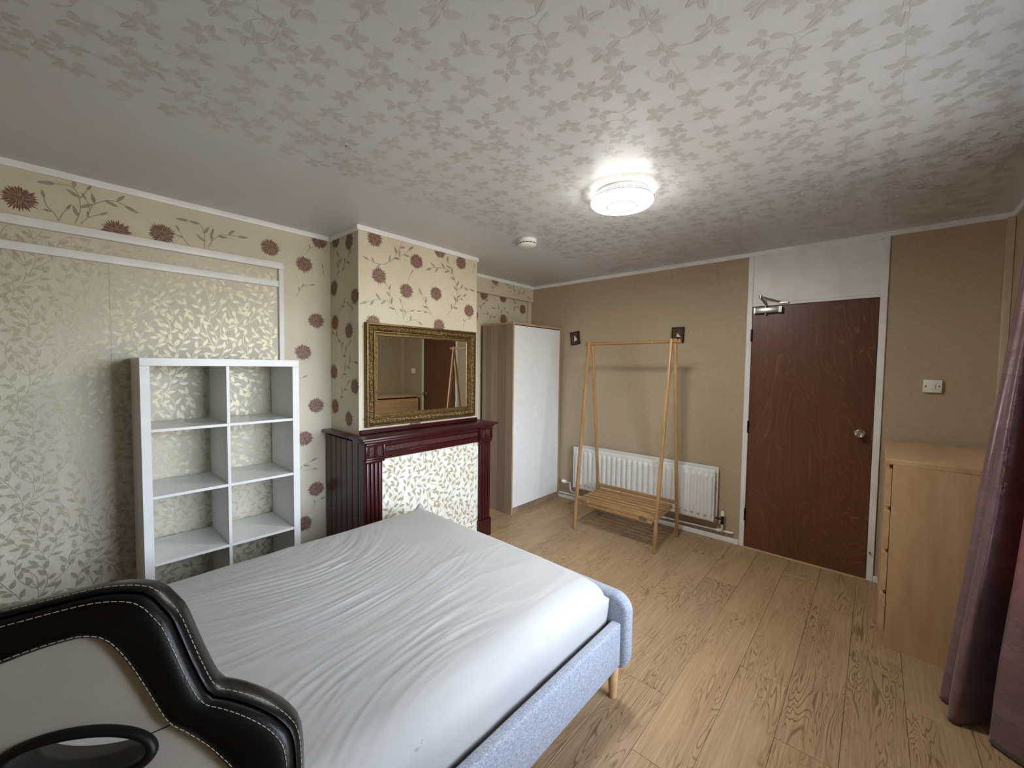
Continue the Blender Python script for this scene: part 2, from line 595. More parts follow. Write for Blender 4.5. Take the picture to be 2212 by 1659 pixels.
def chrysanth_ground(bm, to3, x, y, r, rng):
    JO[0] = 0.0
    n = 44
    poly(bm, [to3(x + math.cos(2 * PI * i / n) * r * q, y + math.sin(2 * PI * i / n) * r * q * 0.96) for i, q in ((i, rng.uniform(0.74, 0.84)) for i in range(n))])

def sprig(bm, to3, pts, rng, lw=0.0035):
    c = smooth2(pts, 5)
    ribbon(bm, to3, c, lw)
    L = sum(math.dist(a, b) for a, b in zip(c, c[1:]))
    ln = min(0.066, max(0.042, L * 0.4))
    dx, dy = c[-1][0] - c[-2][0], c[-1][1] - c[-2][1]
    leaf(bm, to3, c[-1][0], c[-1][1], math.atan2(dy, dx), ln, ln * 0.27, 5)
    acc, side = 0.0, 1
    step = 0.048
    nxt = 0.04
    for a, b in zip(c, c[1:]):
        acc += math.dist(a, b)
        if acc > nxt and acc < L - 0.03:
            ang = math.atan2(b[1] - a[1], b[0] - a[0]) + side * rng.uniform(0.6, 0.95)
            leaf(bm, to3, b[0], b[1], ang, ln * 0.85, ln * 0.25, 5)
            side = -side
            nxt += step

# trailing vine tile 0.53 x 0.53, grown once: curled shoots that keep clear of each other, leaves on both sides
def vine_tile(T=0.53):
    rg = random.Random(21)
    wrap = lambda d: d - T * round(d / T)
    near = lambda p, L, r: any(wrap(p[0] - q[0]) ** 2 + wrap(p[1] - q[1]) ** 2 < r * r for q in L)
    stems, pts_all = [], []
    mains = [[(x_ + 0.05 * math.sin(2 * PI * i / 40 + f_), T * i / 40) for i in range(41)] for x_, f_ in ((0.10, 0.0), (0.365, 2.4))]
    for main in mains:
        stems.append(main); pts_all += main
    for _ in range(2600):
        st = rg.choice(stems)
        k_ = rg.randrange(2, len(st) - 3)
        x, y = st[k_]
        a = math.atan2(st[k_ + 1][1] - y, st[k_ + 1][0] - x)
        sg = rg.choice((-1, 1))
        a += sg * rg.uniform(0.5, 0.9)
        ln, curl = rg.uniform(0.10, 0.24), -sg * rg.uniform(0.4, 3.0)
        n = int(ln / 0.012)
        P = [(x, y)]
        ok = True
        for i in range(n):
            a += curl / n * (0.6 + 0.8 * i / n)
            x += math.cos(a) * 0.012; y += math.sin(a) * 0.012
            if i > 5 and near((x, y), pts_all, 0.036):
                ok = False
                break
            P.append((x, y))
        if not ok and len(P) < 9:
            continue
        stems.append(P)
        pts_all += P[3:]
    leaves, cent = [], []
    for P in stems:
        side, acc = 1, 0.0
        for a_, b_ in zip(P, P[1:]):
            acc += math.dist(a_, b_)
            if acc < 0.022:
                continue
            an = math.atan2(b_[1] - a_[1], b_[0] - a_[0])
            for s_ in (side, -side):
                ang = an + s_ * rg.uniform(0.6, 0.95)
                l_ = rg.uniform(0.038, 0.050)
                c_ = (b_[0] + math.cos(ang) * l_ * 0.55, b_[1] + math.sin(ang) * l_ * 0.55)
                tip = (b_[0] + math.cos(ang) * l_, b_[1] + math.sin(ang) * l_)
                if near(c_, cent, 0.039) or near(tip, pts_all, 0.010):
                    continue
                cent.append(c_); leaves.append((b_[0] + math.cos(ang) * 0.004, b_[1] + math.sin(ang) * 0.004, ang, l_, l_ * rg.uniform(0.38, 0.46)))
                side = -s_; acc = 0.0
                break
        a_, b_ = P[-2], P[-1]
        if P not in mains:
            an = math.atan2(b_[1] - a_[1], b_[0] - a_[0])
            leaves.append((b_[0], b_[1], an, 0.046, 0.019))
    return stems, leaves
VINE = vine_tile()

def vines(bm, to3, x0, x1, y0, y1, ox=0.0, oy=0.0):
    T = 0.53
    ins = lambda p: x0 + 0.002 < p[0] < x1 - 0.002 and y0 + 0.002 < p[1] < y1 - 0.002
    for i in range(int((x0 - ox) // T) - 1, int((x1 - ox) // T) + 2):
        for j in range(int((y0 - oy) // T) - 2, int((y1 - oy) // T) + 2):
            bx, by = ox + i * T, oy + j * T
            for pts in VINE[0]:
                run = []
                for p in [(p[0] + bx, p[1] + by) for p in pts] + [(1e9, 0)]:
                    if ins(p):
                        run.append(p)
                    else:
                        if len(run) > 1:
                            ribbon(bm, to3, run, 0.0034)
                        run = []
            for lx, ly, an, l_, wd in VINE[1]:
                b = (lx + bx, ly + by)
                if ins(b) and ins((b[0] + math.cos(an) * l_, b[1] + math.sin(an) * l_)):
                    leaf(bm, to3, b[0], b[1], an, l_, wd, 5)

def stuff(o):
    o['kind'] = 'stuff'
    return o

# ------------------------------------------------------------------ the room shell
# floor with separate laminate planks
bm = B(); box(bm, XL - 0.1, 0.1, -WD - 0.02, 0.16, -0.10, -0.0105)
floor = struct('floor', bm, 'wardrobe_oak', label='oak laminate floor')
PW, PL = 0.2005, 1.25
rows = {}
y_top = -1.82 + PW * 10
joints = {-1.82: -1.30, -2.02: -1.645, -2.22: -1.98, -2.42: -2.327, -2.62: -1.545, -2.82: -1.89}
full_mesh = None
def plank_mesh(x0, x1, y0, y1):
    bm = B(); box(bm, x0, x1, y0, y1, -0.010, 0.0, 0.0012)
    bmesh.ops.recalc_face_normals(bm, faces=bm.faces[:])
    me = bpy.data.meshes.new('plank'); bm.to_mesh(me); bm.free()
    me.materials.append(MAT['oak_plank'])
    return me
ri = 0
for kk in range(-10, 11):
    yt = -1.82 - PW * kk
    yb = yt - PW
    if yb > 0.06 or yt < -WD + 0.005:
        continue
    key = round(-1.82 - 0.2 * kk, 2)
    xj = joints.get(key, -1.30 - 0.345 * kk - (0.12 if kk > 5 else 0))
    y0, y1 = max(yb, -WD), min(yt, 0.05)
    x = xj - PL * 6
    while x < 0:
        a, b = max(x, XL), min(x + PL, 0.0)
        if b - a > 0.02:
            wfull = abs((b - a) - PL) < 1e-6 and abs((y1 - y0) - PW) < 1e-6
            if wfull:
                if full_mesh is None:
                    full_mesh = plank_mesh(-PL / 2 + 0.0006, PL / 2 - 0.0006, -PW / 2 + 0.0006, PW / 2 - 0.0006)
                me = full_mesh
            else:
                me = plank_mesh(-(b - a) / 2 + 0.0006, (b - a) / 2 - 0.0006, -(y1 - y0) / 2 + 0.0006, (y1 - y0) / 2 - 0.0006)
            o = bpy.data.objects.new('plank', me)
            COL.objects.link(o)
            o.parent = floor
            o.location = ((a + b) / 2, (y0 + y1) / 2, 0)
        x += PL

# ceiling and its leaf-sprig paper
bm = B(); box(bm, XL - 0.1, 0.15, -WD - 0.25, 0.15, H, H + 0.1)
ceiling = struct('ceiling', bm, 'ceiling_paper', label='papered ceiling with faint leaf sprigs')
bm = B()
rng = random.Random(11)
zc = H - 0.0004
to3 = lambda a, b: Vector((a, b, zc - JO[0]))
T = 0.53
tile = []
while len(tile) < 19:
    best = max(((rng.random() * T, rng.random() * T) for _ in range(300)),
               key=lambda p: min([9.0] + [math.hypot((p[0] - q[0] + T / 2) % T - T / 2, (p[1] - q[1] + T / 2) % T - T / 2) for q in tile]))
    tile.append(best)
tr_ = [(rng.uniform(0, 6.28), rng.choice((4, 5, 5, 6)), rng.uniform(0.88, 1.1), rng.random() < 0.55) for _ in tile]
for i in range(-9, 2):
    for j in range(-8, 1):
        for (tx, ty), (a0, nl, sc, stem) in zip(tile, tr_):
            X = i * T + tx; Y = -3.10 + j * T + ty + 3 * T
            if not (XL + 0.05 < X < -0.06 and -WD + 0.06 < Y < -0.05) or (CX0 - 0.06 < X < CX1 + 0.06 and Y > CY - 0.07):
                continue
            for q in range(nl):
                a = a0 + q * (2 * PI * 0.84 / nl) + rng.uniform(-0.1, 0.1)
                ln = 0.049 * sc * rng.uniform(0.85, 1.1)
                veined_leaf(bm, to3, X + math.cos(a) * 0.007, Y + math.sin(a) * 0.007, a, ln, ln * 0.52, 7)
            if stem:
                a = a0 - 0.6
                p = [(X, Y)]
                for q in range(6):
                    a += 0.24
                    p.append((p[-1][0] + math.cos(a) * 0.016, p[-1][1] + math.sin(a) * 0.016))
                ribbon(bm, to3, p, 0.0022)
                leaf(bm, to3, p[-1][0], p[-1][1], a + 0.4, 0.022, 0.013, 4)
stuff(obj('wallpaper_print', bm, 'ceiling_ink', ceiling, smooth=False, recalc=False))
for yj in (-3.10, -2.57, -2.04, -1.51, -0.98):
    bm = B(); box(bm, XL, -0.02, yj - 0.0008, yj + 0.0008, H - 0.0003, H + 0.001); obj('paper_joint', bm, 'ceiling_ink', ceiling)

# back wall: left alcove face at y=0, right alcove face at y=0.05 under a boxed beam
bm = B(); box(bm, XL - 0.1, CX0 + 0.05, 0.0, 0.2, 0, H); box(bm, CX0 + 0.05, 0.15, 0.05, 0.2, 0, H); box(bm, CX0 + 0.05, 0.0, 0.0, 0.05, 2.243, H)
wall_back = struct('wall_back', bm, 'flower_wallpaper', label='back wall with flower wallpaper')
bm = B(); box(bm, CX0, CX1, CY, 0.06, 0, H)
chim = struct('wall_chimney', bm, 'flower_wallpaper', label='chimney breast papered with brown chrysanthemums')
bm = B(); box(bm, 0.0, 0.15, -2.266, 0.15, 0, H); box(bm, 0.0, 0.15, -WD - 0.25, -3.11, 0, H); box(bm, 0.05, 0.15, -3.11, -2.266, 0, H)
wall_right = struct('wall_right', bm, 'beige_wallpaper', label='beige woven-paper wall with the door')
bm = B()
box(bm, XL - 0.1, WX0, -WD - 0.25, -WD, 0, H); box(bm, WX1, 0.0, -WD - 0.25, -WD, 0, H)
box(bm, WX0, WX1, -WD - 0.25, -WD, 0, WZ0); box(bm, WX0, WX1, -WD - 0.25, -WD, WZ1, H)
struct('wall_front', bm, 'beige_wallpaper', label='window wall')
bm = B(); box(bm, XL - 0.1, XL, -WD - 0.25, 0.2, 0, H)
struct('wall_left', bm, 'beige_wallpaper', label='left wall')

# leaf paper panel on the back wall
bm = B(); box(bm, XL, -2.772, -0.002, 0.0, 0.0, 2.122)
obj('leaf_paper_panel', bm, 'leaf_wallpaper', wall_back)
bm = B()
vines(bm, lambda a, b: Vector((a, -0.0024 - JO[0], b)), XL + 0.02, -2.775, 0.02, 2.12, ox=-4.6, oy=0.1)
stuff(obj('vine_print', bm, 'leaf_ink', wall_back, smooth=False, recalc=False))
# faint vertical paper joints of the leaf panel
bm = B()
box(bm, -3.5965, -3.5955, -0.0028, -0.002, 1.2, 2.0); box(bm, -3.066, -3.065, -0.0028, -0.002, 0.3, 2.0)
obj('paper_joint', bm, 'grey_print', wall_back)

rng = random.Random(5)
P_BACK = lambda a, b: Vector((a, -0.0006 - JO[0], b))
P_SIDE = lambda a, b: Vector((CX0 - 0.0006 - JO[0], a, b))
P_FRONT = lambda a, b: Vector((a, CY - 0.0006 - JO[0], b))
P_RALC = lambda a, b: Vector((a, 0.0494 - JO[0], b))
F_BACK = [(-3.892, 2.253), (-3.561, 2.180), (-3.374, 2.214), (-2.818, 2.259), (-2.599, 2.19), (-2.519, 1.796), (-2.612, 1.562), (-2.525, 1.171), (-2.608, 0.937), (-2.53, 0.547), (-2.618, 0.309), (-2.491, 2.382), (-4.19, 2.30)]
F_SIDE = [(-0.301, 2.336), (-0.092, 2.383), (-0.061, 2.044), (-0.382, 1.95), (-0.074, 1.788), (-0.291, 1.715), (-0.052, 1.421), (-0.373, 1.325), (-0.067, 1.165), (-0.283, 1.09)]
F_FRONT = [(-2.291, 2.359), (-1.945, 2.27), (-1.723, 2.396), (-1.5, 2.347), (-2.259, 2.109), (-2.035, 2.035), (-1.76, 2.052), (-1.408, 1.953), (-2.305, 1.771), (-1.729, 1.798), (-1.955, 1.01)]
F_RALC = [(-0.768, 2.233), (-0.472, 2.242), (-0.136, 2.15), (-0.462, 2.005), (-0.9, 2.0)]
S_FRONT = [[(-2.221, 2.195), (-2.15, 2.243), (-2.101, 2.324), (-2.077, 2.38)], [(-2.15, 2.243), (-2.06, 2.297), (-2.018, 2.335)], [(-2.205, 2.198), (-2.281, 2.19), (-2.335, 2.204)],
 [(-1.644, 1.893), (-1.572, 1.981), (-1.541, 2.066), (-1.552, 2.162), (-1.595, 2.235), (-1.656, 2.264), (-1.755, 2.261), (-1.80, 2.246)], [(-1.595, 2.235), (-1.626, 2.309), (-1.697, 2.36)], [(-1.572, 1.981), (-1.519, 2.036), (-1.476, 2.067)], [(-1.552, 2.113), (-1.466, 2.143), (-1.40, 2.139)],
 [(-2.018, 2.118), (-2.006, 2.149), (-1.992, 2.173)], [(-2.06, 1.821), (-2.043, 1.867), (-2.0, 1.886)], [(-2.06, 1.821), (-2.068, 1.907), (-2.077, 1.935)], [(-2.11, 1.845), (-2.15, 1.912), (-2.206, 1.941), (-2.282, 1.938), (-2.345, 1.916)], [(-2.043, 1.794), (-1.974, 1.827), (-1.93, 1.813)],
 [(-2.174, 1.923), (-2.174, 2.008), (-2.205, 2.059)], [(-1.811, 1.876), (-1.857, 1.901), (-1.903, 1.899)], [(-1.801, 1.877), (-1.858, 1.962), (-1.894, 2.02)], [(-1.474, 1.81), (-1.452, 1.862), (-1.419, 1.88)], [(-1.366, 2.275), (-1.355, 2.328)]]
S_SIDE = [[(-0.078, 2.085), (-0.127, 2.177), (-0.144, 2.259), (-0.129, 2.331)], [(-0.127, 2.177), (-0.174, 2.212)], [(-0.173, 2.114), (-0.204, 2.179), (-0.264, 2.204), (-0.294, 2.24)], [(-0.138, 1.865), (-0.216, 1.914), (-0.29, 1.921), (-0.319, 1.898)], [(-0.18, 1.551), (-0.166, 1.637), (-0.072, 1.697)], [(-0.165, 1.523), (-0.226, 1.565), (-0.287, 1.619)], [(-0.162, 1.366), (-0.225, 1.438), (-0.314, 1.495), (-0.366, 1.495)], [(-0.113, 1.19), (-0.177, 1.266), (-0.253, 1.327)]]
S_RALC = [[(-0.786, 2.036), (-0.801, 2.116), (-0.744, 2.164)], [(-0.786, 2.036), (-0.684, 2.026), (-0.639, 2.02)], [(-0.356, 2.037), (-0.406, 2.098), (-0.595, 2.109)], [(-0.307, 2.086), (-0.241, 2.183), (-0.276, 2.223)]]
S_BEAM = [[(-0.316, 2.279), (-0.334, 2.35), (-0.43, 2.375)], [(-0.316, 2.279), (-0.198, 2.329), (-0.12, 2.30)], [(-0.266, 2.308), (-0.234, 2.37)], [(-0.707, 2.257), (-0.679, 2.312), (-0.634, 2.34)]]
S_BACK = [[(-3.716, 2.178), (-3.698, 2.23), (-3.692, 2.279), (-3.701, 2.338), (-3.727, 2.365), (-3.774, 2.36)], [(-3.696, 2.308), (-3.668, 2.36)], [(-3.694, 2.184), (-3.666, 2.223), (-3.625, 2.25)], [(-3.659, 2.257), (-3.647, 2.292), (-3.601, 2.33), (-3.559, 2.338), (-3.529, 2.327)], [(-3.659, 2.249), (-3.664, 2.295), (-3.669, 2.309)], [(-3.768, 2.179), (-3.783, 2.213), (-3.807, 2.244), (-3.814, 2.277)], [(-3.768, 2.179), (-3.757, 2.213), (-3.743, 2.24)],
 [(-3.178, 2.172), (-3.176, 2.247), (-3.198, 2.315), (-3.25, 2.32)], [(-3.162, 2.185), (-3.13, 2.239), (-3.09, 2.278), (-3.007, 2.288)], [(-3.252, 2.174), (-3.274, 2.205), (-3.294, 2.245)], [(-3.146, 2.198), (-3.137, 2.266)], [(-2.581, 2.271), (-2.56, 2.309), (-2.521, 2.334)], [(-2.462, 2.138), (-2.467, 2.182)], [(-2.605, 2.036), (-2.562, 2.048)],
 [(-2.68, 1.30), (-2.66, 1.36), (-2.62, 1.38)], [(-2.66, 0.66), (-2.63, 0.73), (-2.57, 0.76)], [(-2.62, 0.70), (-2.56, 0.70)], [(-2.55, 0.40), (-2.54, 0.44), (-2.50, 0.46)], [(-2.66, 1.95), (-2.62, 2.02)]]
for par, to3, fl, sp, nm in ((wall_back, P_BACK, F_BACK, S_BACK + S_BEAM, ''), (wall_back, P_RALC, F_RALC, S_RALC, ''), (chim, P_SIDE, F_SIDE, S_SIDE, ''), (chim, P_FRONT, F_FRONT, S_FRONT, '')):
    bm = B()
    for x, y in fl:
        chrysanth(bm, to3, x, y, 0.063, rng)
    if to3 is P_BACK:
        chrysanth(bm, to3, -0.65, 2.40, 0.06, rng)
    stuff(obj('flower_print', bm, 'dark_print', par, smooth=False, recalc=False))
    bm = B()
    for x, y in fl:
        chrysanth_ground(bm, to3, x, y, 0.063, rng)
    stuff(obj('flower_ground_print', bm, 'light_brown_print', par, smooth=False, recalc=False))
    bm = B()
    for s in sp:
        sprig(bm, to3, s, rng)
    stuff(obj('sprig_print', bm, 'grey_print', par, smooth=False, recalc=False))

# ceiling coving, hand painted and a little ragged
def ragged_strip(bm, p0, p1, nrm, depth, h):
    p0, p1, nrm = Vector(p0), Vector(p1), Vector(nrm)
    L = (p1 - p0).length
    n = max(2, int(L / 0.06))
    rows_ = []
    for i in range(n + 1):
        p = p0.lerp(p1, i / n)
        j = noise.noise(p * 9) * 0.004
        dd = depth + noise.noise(p * 11 + Vector((5, 1, 2))) * 0.005
        prof = [(0, -h + j * 0.4), (dd * 0.8, -h + j * 0.4), (dd, -h * 0.7), (dd, 0.0005), (0, 0.0005)]
        rows_.append([bm.verts.new(p + nrm * a + Vector((0, 0, b))) for a, b in prof])
    for a, b in zip(rows_, rows_[1:]):
        for q in range(5):
            bm.faces.new((a[q], a[(q + 1) % 5], b[(q + 1) % 5], b[q]))
    bm.faces.new(rows_[0]); bm.faces.new(rows_[-1][::-1])
cov = [((XL, 0, H), (CX0, 0, H), (0, -1, 0)), ((CX0, 0, H), (CX0, CY - 0.016, H), (-1, 0, 0)), ((CX0 - 0.01, CY, H), (CX1 + 0.01, CY, H), (0, -1, 0)),
       ((CX1, CY, H), (CX1, 0, H), (1, 0, 0)), ((CX1, 0, H), (0, 0, H), (0, -1, 0)), ((0, 0, H), (0, -WD, H), (-1, 0, 0)), ((0, -WD, H), (XL, -WD, H), (0, 1, 0)), ((XL, -WD, H), (XL, 0, H), (1, 0, 0))]
for i, (a, b, nrm) in enumerate(cov):
    bm = B(); ragged_strip(bm, a, b, nrm, 0.016, 0.032)
    struct('trim_%d' % (i + 1), bm, 'white_paint', label='white painted ceiling trim')
# frame strips around the leaf paper panel
for i, (x0, x1, z0, z1, d) in enumerate([(XL, -2.741, 2.122, 2.166, 0.026), (XL, -2.773, 2.001, 2.043, 0.020), (-2.773, -2.741, 0.0, 2.122, 0.022)]):
    bm = B(); box(bm, x0, x1, -d, 0.0, z0, z1, 0.004, 2)
    struct('trim_%d' % (9 + i), bm, 'white_paint', label='cream painted strip framing the leaf paper')
bm = B(); box(bm, -0.062, -0.003, 0.018, 0.05, 0.0, 2.243, 0.004)
struct('trim_12', bm, 'flower_wallpaper', label='papered upright strip in the corner')
bm = B(); box(bm, -0.034, 0.0, -WD, -WD + 0.034, 0.0, H - 0.03, 0.004)
struct('trim_13', bm, 'beige_paint', label='boxed corner strip')
# skirting
bm = B(); box(bm, -0.014, 0.0, -2.266, -0.0, 0.0, 0.042, 0.003)
struct('baseboard_right', bm, 'white_paint')
bm = B(); box(bm, -0.014, 0.0, -WD, -3.11, 0.0, 0.042, 0.003)
struct('baseboard_corner', bm, 'white_paint')
bm = B(); box(bm, XL, CX0, -0.014, 0.0, 0.0, 0.07, 0.003)
struct('baseboard_back', bm, 'white_paint')
bm = B(); box(bm, XL, -0.02, -WD, -WD + 0.014, 0.0, 0.07, 0.003)
struct('baseboard_front', bm, 'white_paint')

# door with closer, hinges and knob
bm = B(); box(bm, -0.012, 0.05, -2.305, -2.266, 0, 2.392, 0.003); box(bm, -0.012, 0.05, -3.11, -3.071, 0, 2.392, 0.003)
box(bm, -0.012, 0.05, -3.071, -2.305, 1.984, 2.008, 0.003); box(bm, -0.012, 0.05, -3.071, -2.305, 2.372, 2.392, 0.003)
door = struct('door_1', bm, 'white_paint', label='brown veneer door in a white frame')
bm = B(); box(bm, -0.007, 0.045, -3.071, -2.305, 2.008, 2.372)
obj('transom_panel', bm, 'white_paint', door)
bm = B(); box(bm, -0.0075, 0.036, -3.0685, -2.3075, 0.010, 1.981, 0.0015)
leafd = obj('door_leaf', bm, 'door_veneer', door, label='reddish-brown swirled veneer door leaf')
bm = B(); box(bm, -0.030, 0.04, -3.071, -2.305, 0.0, 0.008, 0.002)
obj('threshold_strip', bm, 'birch_top', door)
bm = B()
lathe(bm, [(0, 0), (0.028, 0), (0.030, 0.004), (0.026, 0.008), (0.011, 0.011), (0.010, 0.028), (0.020, 0.034), (0.027, 0.045), (0.026, 0.058), (0.016, 0.066), (0.012, 0.063), (0, 0.063)], (-0.0075, -3.002, 1.035), (-1, 0, 0), 36)
obj('door_knob', bm, 'chrome', door)
bm = B(); box(bm, -0.012, -0.007, -3.073, -3.064, 1.00, 1.07, 0.001)
obj('strike_plate', bm, 'steel', door)
for zc_ in (1.753, 1.006, 0.276):
    bm = B()
    for q in range(5):
        tube(bm, [(-0.014, -2.306, zc_ - 0.05 + q * 0.02 + 0.0012), (-0.014, -2.306, zc_ - 0.05 + q * 0.02 + 0.0188)], 0.0065, 10)
    box(bm, -0.0135, -0.0115, -2.306, -2.298, zc_ - 0.05, zc_ + 0.05)
    obj('hinge', bm, 'dark_metal', door)
bm = B()
box(bm, -0.048, -0.008, -2.510, -2.325, 1.925, 1.968, 0.003, 2)
closer = obj('door_closer', bm, 'steel', door, label='silver overhead door closer')
bm = B(); box(bm, -0.050, -0.007, -2.512, -2.488, 1.922, 1.971, 0.002); box(bm, -0.050, -0.007, -2.334, -2.321, 1.922, 1.971, 0.002)
tube(bm, [(-0.028, -2.40, 1.926), (-0.028, -2.40, 1.910)], 0.009, 12)
obj('end_cap', bm, 'chrome', closer)
bm = B()
tube(bm, [(-0.028, -2.40, 1.966), (-0.028, -2.40, 1.996)], 0.008, 12)
tube(bm, [(-0.030, -2.402, 1.994), (-0.085, -2.372, 2.045)], 0.009, 8)
tube(bm, [(-0.085, -2.372, 2.035), (-0.085, -2.372, 2.062)], 0.012, 14)
tube(bm, [(-0.085, -2.374, 2.05), (-0.022, -2.50, 2.005)], 0.0065, 8)
box(bm, -0.03, -0.012, -2.55, -2.49, 1.992, 2.006, 0.002)
obj('closer_arm', bm, 'steel', closer)
bm = B(); tube(bm, [(-0.012, -3.085, 0.205), (-0.028, -3.085, 0.205)], 0.006, 10)
obj('frame_bolt', bm, 'steel', door)

# window behind the curtain
bm = B()
yo = -WD - 0.17
for x0, x1, z0, z1 in ((WX0, WX0 + 0.06, WZ0, WZ1), (WX1 - 0.06, WX1, WZ0, WZ1), (WX0 + 0.06, WX1 - 0.06, WZ0, WZ0 + 0.06), (WX0 + 0.06, WX1 - 0.06, WZ1 - 0.06, WZ1), ((WX0 + WX1) / 2 - 0.03, (WX0 + WX1) / 2 + 0.03, WZ0 + 0.06, WZ1 - 0.06)):
    box(bm, x0, x1, yo, yo + 0.06, z0, z1, 0.004)
win = struct('window_1', bm, 'white_plastic', label='white window frame behind the curtain')
for x0, x1 in ((WX0 + 0.06, (WX0 + WX1) / 2 - 0.03), ((WX0 + WX1) / 2 + 0.03, WX1 - 0.06)):
    bm = B(); box(bm, x0, x1, yo + 0.027, yo + 0.031, WZ0 + 0.06, WZ1 - 0.06)
    obj('window_pane', bm, 'window_glass', win)
bm = B(); box(bm, WX0 - 0.03, WX1 + 0.0, -WD - 0.11, -WD + 0.03, WZ0 - 0.025, WZ0 + 0.003, 0.005, 2)
obj('window_sill', bm, 'white_paint', win)

# ------------------------------------------------------------------ shelf unit
SX0, SX1, SY0, SY1, SH = -3.524, -2.790, -0.4035, -0.016, 1.500
t = thing('cube_shelf_unit', ((SX0 + SX1) / 2, (SY0 + SY1) / 2, 0), 'tall white open cube shelving unit, empty, standing behind the bed', 'shelf')
bm = B(); box(bm, SX0, SX1, SY0, SY1, SH - 0.040, SH, 0.0012); obj('top_panel', bm, 'white_melamine', t)
bm = B(); box(bm, SX0, SX0 + 0.038, SY0, SY1, 0, SH - 0.0405, 0.0012); obj('side_panel', bm, 'white_melamine', t)
bm = B(); box(bm, SX1 - 0.038, SX1, SY0, SY1, 0, SH - 0.0405, 0.0012); obj('side_panel', bm, 'white_melamine', t)
bm = B(); box(bm, SX0 + 0.0385, SX1 - 0.0385, SY0, SY1, 0.0, 0.040, 0.0012); obj('bottom_panel', bm, 'white_melamine', t)
zs = [0.040, 0.450, 0.794, 1.134, SH - 0.0405]
for z in zs[1:4]:
    bm = B(); box(bm, SX0 + 0.0385, SX1 - 0.0385, SY0 + 0.002, SY1, z - 0.0075, z + 0.0075, 0.0008); obj('shelf_board', bm, 'white_melamine', t)
for i in range(4):
    bm = B(); box(bm, -3.169, -3.154, SY0 + 0.002, SY1, zs[i] + (0.0078 if i else 0.0003), zs[i + 1] - (0.0078 if i < 3 else 0.0003), 0.0008); obj('divider', bm, 'white_melamine', t)

# ------------------------------------------------------------------ fireplace surround
MX0, MX1, MY = -2.462, -1.286, -0.600
t = thing('fireplace_surround', (-1.865, -0.45, 0), 'dark red mahogany fireplace surround with a papered infill panel', 'fireplace')
bm = B(); box(bm, MX0 - 0.028, MX1 + 0.050, -0.632, CY, 0.972, 0.992, 0.006, 2)
box(bm, MX0 - 0.028, CX0 - 0.002, CY, -0.003, 0.972, 0.992, 0.006, 2)
box(bm, CX1 + 0.002, MX1 + 0.050, CY, -0.003, 0.972, 0.992, 0.006, 2)
obj('mantel_shelf', bm, 'mahogany', t)
bm = B(); box(bm, CX0, CX1 + 0.004, CY - 0.018, CY - 0.001, 0.992, 1.022, 0.004); obj('upstand', bm, 'mahogany', t)
bm = B(); box(bm, MX0 - 0.012, MX1 + 0.016, -0.616, -0.45, 0.956, 0.972, 0.005, 2); obj('cornice_moulding', bm, 'mahogany', t)
nb_ = 7
for i in range(nb_):
    y1 = -0.022 - i * 0.0815; y0 = y1 - 0.0795
    bm = B(); box(bm, MX0, MX0 + 0.022, y0, y1, 0.0, 0.957, 0.004); obj('side_board', bm, 'mahogany', t)
bm = B(); box(bm, MX0 + 0.006, MX0 + 0.016, -0.59, -0.012, 0.002, 0.950); obj('side_backing', bm, 'black_frame', t)
for i in range(nb_):
    y1 = -0.022 - i * 0.0815; y0 = y1 - 0.0795
    bm = B(); box(bm, MX1 - 0.022, MX1, y0, y1, 0.0, 0.957, 0.004); obj('side_board', bm, 'mahogany', t)
for xa, xb in ((MX0, -2.318), (-1.436, MX1)):
    wdt = xb - xa
    bm = B(); box(bm, xa + 0.01, xb - 0.012, -0.592, -0.50, 0.0, 0.84)
    n = 4
    fw = (wdt - 0.026) / n
    for q in range(n):
        box(bm, xa + 0.011 + q * fw + 0.003, xa + 0.011 + (q + 1) * fw - 0.003, -0.604, -0.585, 0.16, 0.822, 0.0045, 2)
    obj('pilaster', bm, 'mahogany', t)
    bm = B(); box(bm, xa + 0.001, xb - 0.004, -0.612, -0.55, 0.0, 0.155, 0.006, 2); obj('plinth_block', bm, 'mahogany', t)
    bm = B()
    box(bm, xa - (0.004 if xa < -2 else 0), xb + (0.004 if xa > -2 else 0), -0.606, -0.53, 0.846, 0.955, 0.003)
    for a0, a1, b0, b1 in ((xa + 0.002, xb - 0.002, 0.846, 0.860), (xa + 0.002, xb - 0.002, 0.942, 0.956), (xa + 0.002, xa + 0.016, 0.86, 0.942), (xb - 0.016, xb - 0.002, 0.86, 0.942)):
        box(bm, a0, a1, -0.618, -0.60, b0, b1, 0.005, 2)
    box(bm, (xa + xb) / 2 - 0.005, (xa + xb) / 2 + 0.005, -0.613, -0.60, 0.862, 0.94, 0.003)
    cap = obj('capital_block', bm, 'mahogany', t)
    for a0, a1 in ((xa + 0.026, (xa + xb) / 2 - 0.012), ((xa + xb) / 2 + 0.012, xb - 0.026)):
        bm = B(); box(bm, a0, a1, -0.611, -0.605, 0.870, 0.932, 0.002); obj('carved_inset', bm, 'carved_mahogany', cap)
    bm = B(); box(bm, xa + 0.002, xb - 0.002, -0.612, -0.55, 0.826, 0.845, 0.006, 2); obj('neck_moulding', bm, 'mahogany', t)
bm = B(); box(bm, -2.317, -1.437, -0.590, -0.53, 0.836, 0.956); box(bm, -2.316, -1.438, -0.600, -0.57, 0.926, 0.955, 0.004); box(bm, -2.316, -1.438, -0.598, -0.57, 0.836, 0.882, 0.004)
lint = obj('lintel', bm, 'mahogany', t)
bm = B(); box(bm, -2.314, -1.440, -0.596, -0.588, 0.886, 0.922, 0.002); obj('carved_band', bm, 'carved_mahogany', lint)
bm = B(); box(bm, -2.34, -1.42, -0.580, -0.566, 0.0, 0.84)
inf = obj('infill_panel', bm, 'panel_paper', t, label='white panel papered with olive trailing leaves')
